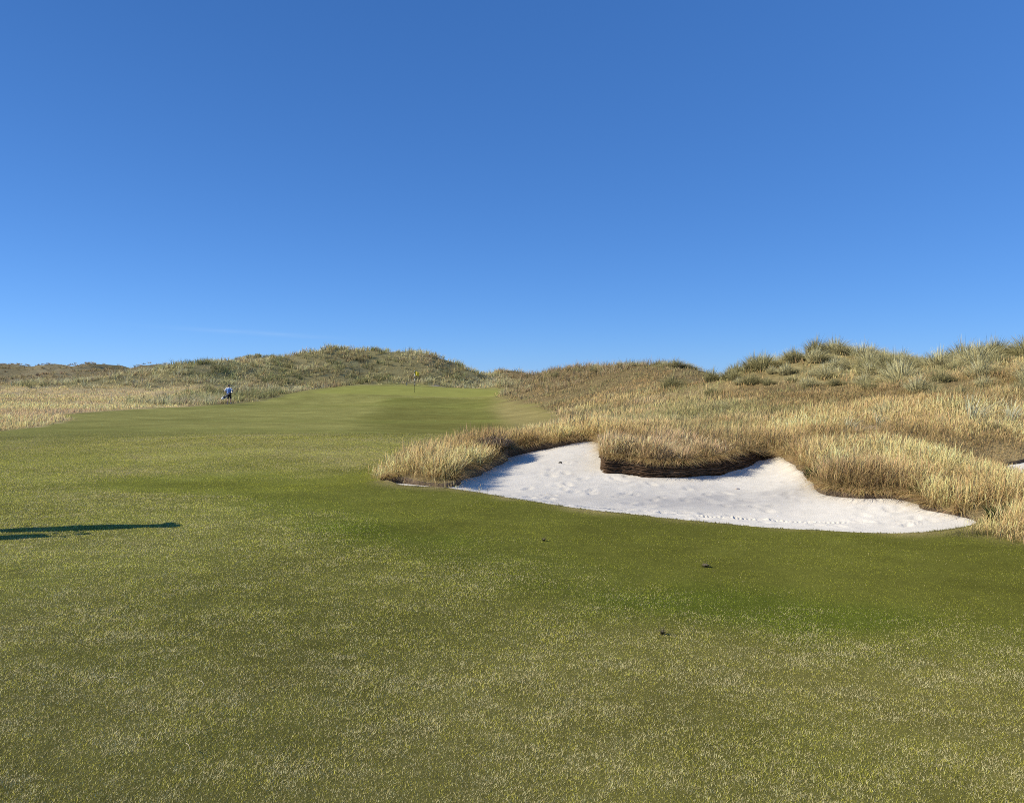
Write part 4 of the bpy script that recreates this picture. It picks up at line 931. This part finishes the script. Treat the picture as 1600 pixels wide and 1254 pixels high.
def stalk(x, y, a, ln, cv, label):
    o = []
    for t in np.linspace(0, 1, 9):
        u = (t - .5) * ln; v = cv * (t - .5) ** 2 * 4
        qx_ = x + math.cos(a) * u - math.sin(a) * v; qy_ = y + math.sin(a) * u + math.cos(a) * v
        o.append((qx_, qy_, float(ground([qx_], [qy_])[0]) + .036 + .006 * math.sin(t * 3)))
    tag(tube('grass_stalk', o, [.0012 * (1.2 - .7 * i / 8) for i in range(9)], M_stalk, None, 6), label, 'stalk')
stalk(-1.571, 3.97, -1.15, .14, -.022, 'curved pale straw stalk on the near turf, longest of the loose stalks')
stalk(-1.37, 3.296, -1.0, .085, -.004, 'short straight straw stalk nearest the bottom of the picture')
stalk(-2.06, 4.045, -.25, .065, .006, 'small bent straw stalk on the turf at left')
# torn mossy heap on the mound at the left end of the bunker
g = np.random.default_rng(15); nb = 900; rr = g.random(nb) ** .6; az = g.uniform(0, 6.283, nb)
P = np.column_stack([np.cos(az) * .34 * rr, np.sin(az) * .42 * rr, .16 + .10 * (1 - rr ** 2) + g.normal(0, .015, nb)]); cc = mix((.26, .18, .12), (.46, .36, .26), g.random(nb)) * g.choice([.45, 1, 1], nb)[:, None]
V, F, C = ribbons(P, .08 + .10 * g.random(nb), g.uniform(0, 6.283, nb), g.uniform(.9, 1.5, nb), .008 + .006 * g.random(nb), cc, cc, seg=4, droop=.9)
o = link('root_heap', fast_mesh('root_heap', V, F, C, False, M_blade)); o.location = (-.35, 14.3, float(ground([-.35], [14.3])[0]))
tag(o, 'brown tangle of dead roots on top of the grass mound by the bunker', 'root heap')

# ------------------------------------------------------------------ light, sky, camera
sun_dir = Vector((-.989, -.150, 0)).normalized()          # towards the sun, flat
EL = math.radians(SUN_EL)
to_sun = Vector((sun_dir.x * math.cos(EL), sun_dir.y * math.cos(EL), math.sin(EL)))
ld = bpy.data.lights.new('sun', 'SUN'); ld.energy = SUN_E; ld.angle = math.radians(.53); ld.color = (1.0, .92, .78)
sun = bpy.data.objects.new('sun', ld); col.objects.link(sun); sun.rotation_euler = to_sun.to_track_quat('Z', 'Y').to_euler()
wd = bpy.data.worlds.new('World'); bpy.context.scene.world = wd; wd.use_nodes = True
N = wd.node_tree.nodes; L = wd.node_tree.links; bg = N['Background']
sky = N.new('ShaderNodeTexSky'); sky.sky_type = 'NISHITA'; sky.sun_disc = False; sky.sun_elevation = EL
sky.sun_rotation = -math.atan2(to_sun.x, to_sun.y); sky.air_density = SKY_AIR; sky.dust_density = SKY_DUST; sky.ozone_density = SKY_OZONE; sky.altitude = 0
sp = N.new('ShaderNodeSeparateColor'); cb_ = N.new('ShaderNodeCombineColor'); L.new(sky.outputs[0], sp.inputs[0])
for i, (e_, k_) in enumerate(((.82, 5.55), (.68, 7.55), (.60, 11.3))):      # clear deep blue seaside sky
    v_ = math_node(N, L, 'MULTIPLY', math_node(N, L, 'POWER', math_node(N, L, 'MULTIPLY', sp.outputs[i], .1), e_), k_); L.new(v_, cb_.inputs[i])
tcw = N.new('ShaderNodeTexCoord'); sx = N.new('ShaderNodeSeparateXYZ'); L.new(tcw.outputs['Generated'], sx.inputs[0])
azn = math_node(N, L, 'ARCTAN2', sx.outputs['X'], sx.outputs['Y'])                      # a faint thin streak of cloud low over the dunes
da = math_node(N, L, 'ADD', azn, .31)
de = math_node(N, L, 'ADD', math_node(N, L, 'SUBTRACT', sx.outputs['Z'], .0535), math_node(N, L, 'MULTIPLY', da, .045))
ga = math_node(N, L, 'EXPONENT', math_node(N, L, 'MULTIPLY', math_node(N, L, 'POWER', math_node(N, L, 'ABSOLUTE', da), 2.0), -130.0))
ge_ = math_node(N, L, 'EXPONENT', math_node(N, L, 'MULTIPLY', math_node(N, L, 'POWER', math_node(N, L, 'ABSOLUTE', de), 2.0), -130000.0))
mpw = N.new('ShaderNodeMapping'); L.new(tcw.outputs['Generated'], mpw.inputs[0]); mpw.inputs['Scale'].default_value = (14, 14, 160)
wis = math_node(N, L, 'MULTIPLY', math_node(N, L, 'MULTIPLY', ga, ge_), rangemap(N, L, noise_node(N, L, 1.5, 4, .6, mpw.outputs[0]), .35, .7, .25, 1.0))
mxw = N.new('ShaderNodeMix'); mxw.data_type = 'RGBA'; L.new(math_node(N, L, 'MULTIPLY', wis, .13), mxw.inputs['Factor']); L.new(cb_.outputs[0], mxw.inputs['A']); mxw.inputs['B'].default_value = (6.5, 8.0, 9.8, 1)
L.new(mxw.outputs['Result'], bg.inputs['Color']); bg.inputs['Strength'].default_value = SKY_S

cam = bpy.data.cameras.new('camera'); cam.sensor_width = 36; cam.lens = 27.72; cam.clip_end = 9000; cam.clip_start = .05
co = bpy.data.objects.new('camera', cam); col.objects.link(co); co.location = (0, 0, 1.6); co.rotation_euler = (math.radians(90 - 1.72), 0, 0)
sc = bpy.context.scene; sc.camera = co
sc.view_settings.view_transform = 'Standard'; sc.view_settings.look = 'None'; sc.view_settings.exposure = 0
sc.render.engine = 'CYCLES'; sc.cycles.max_bounces = 6; sc.cycles.use_denoising = False; sc.cycles.filter_width = .95
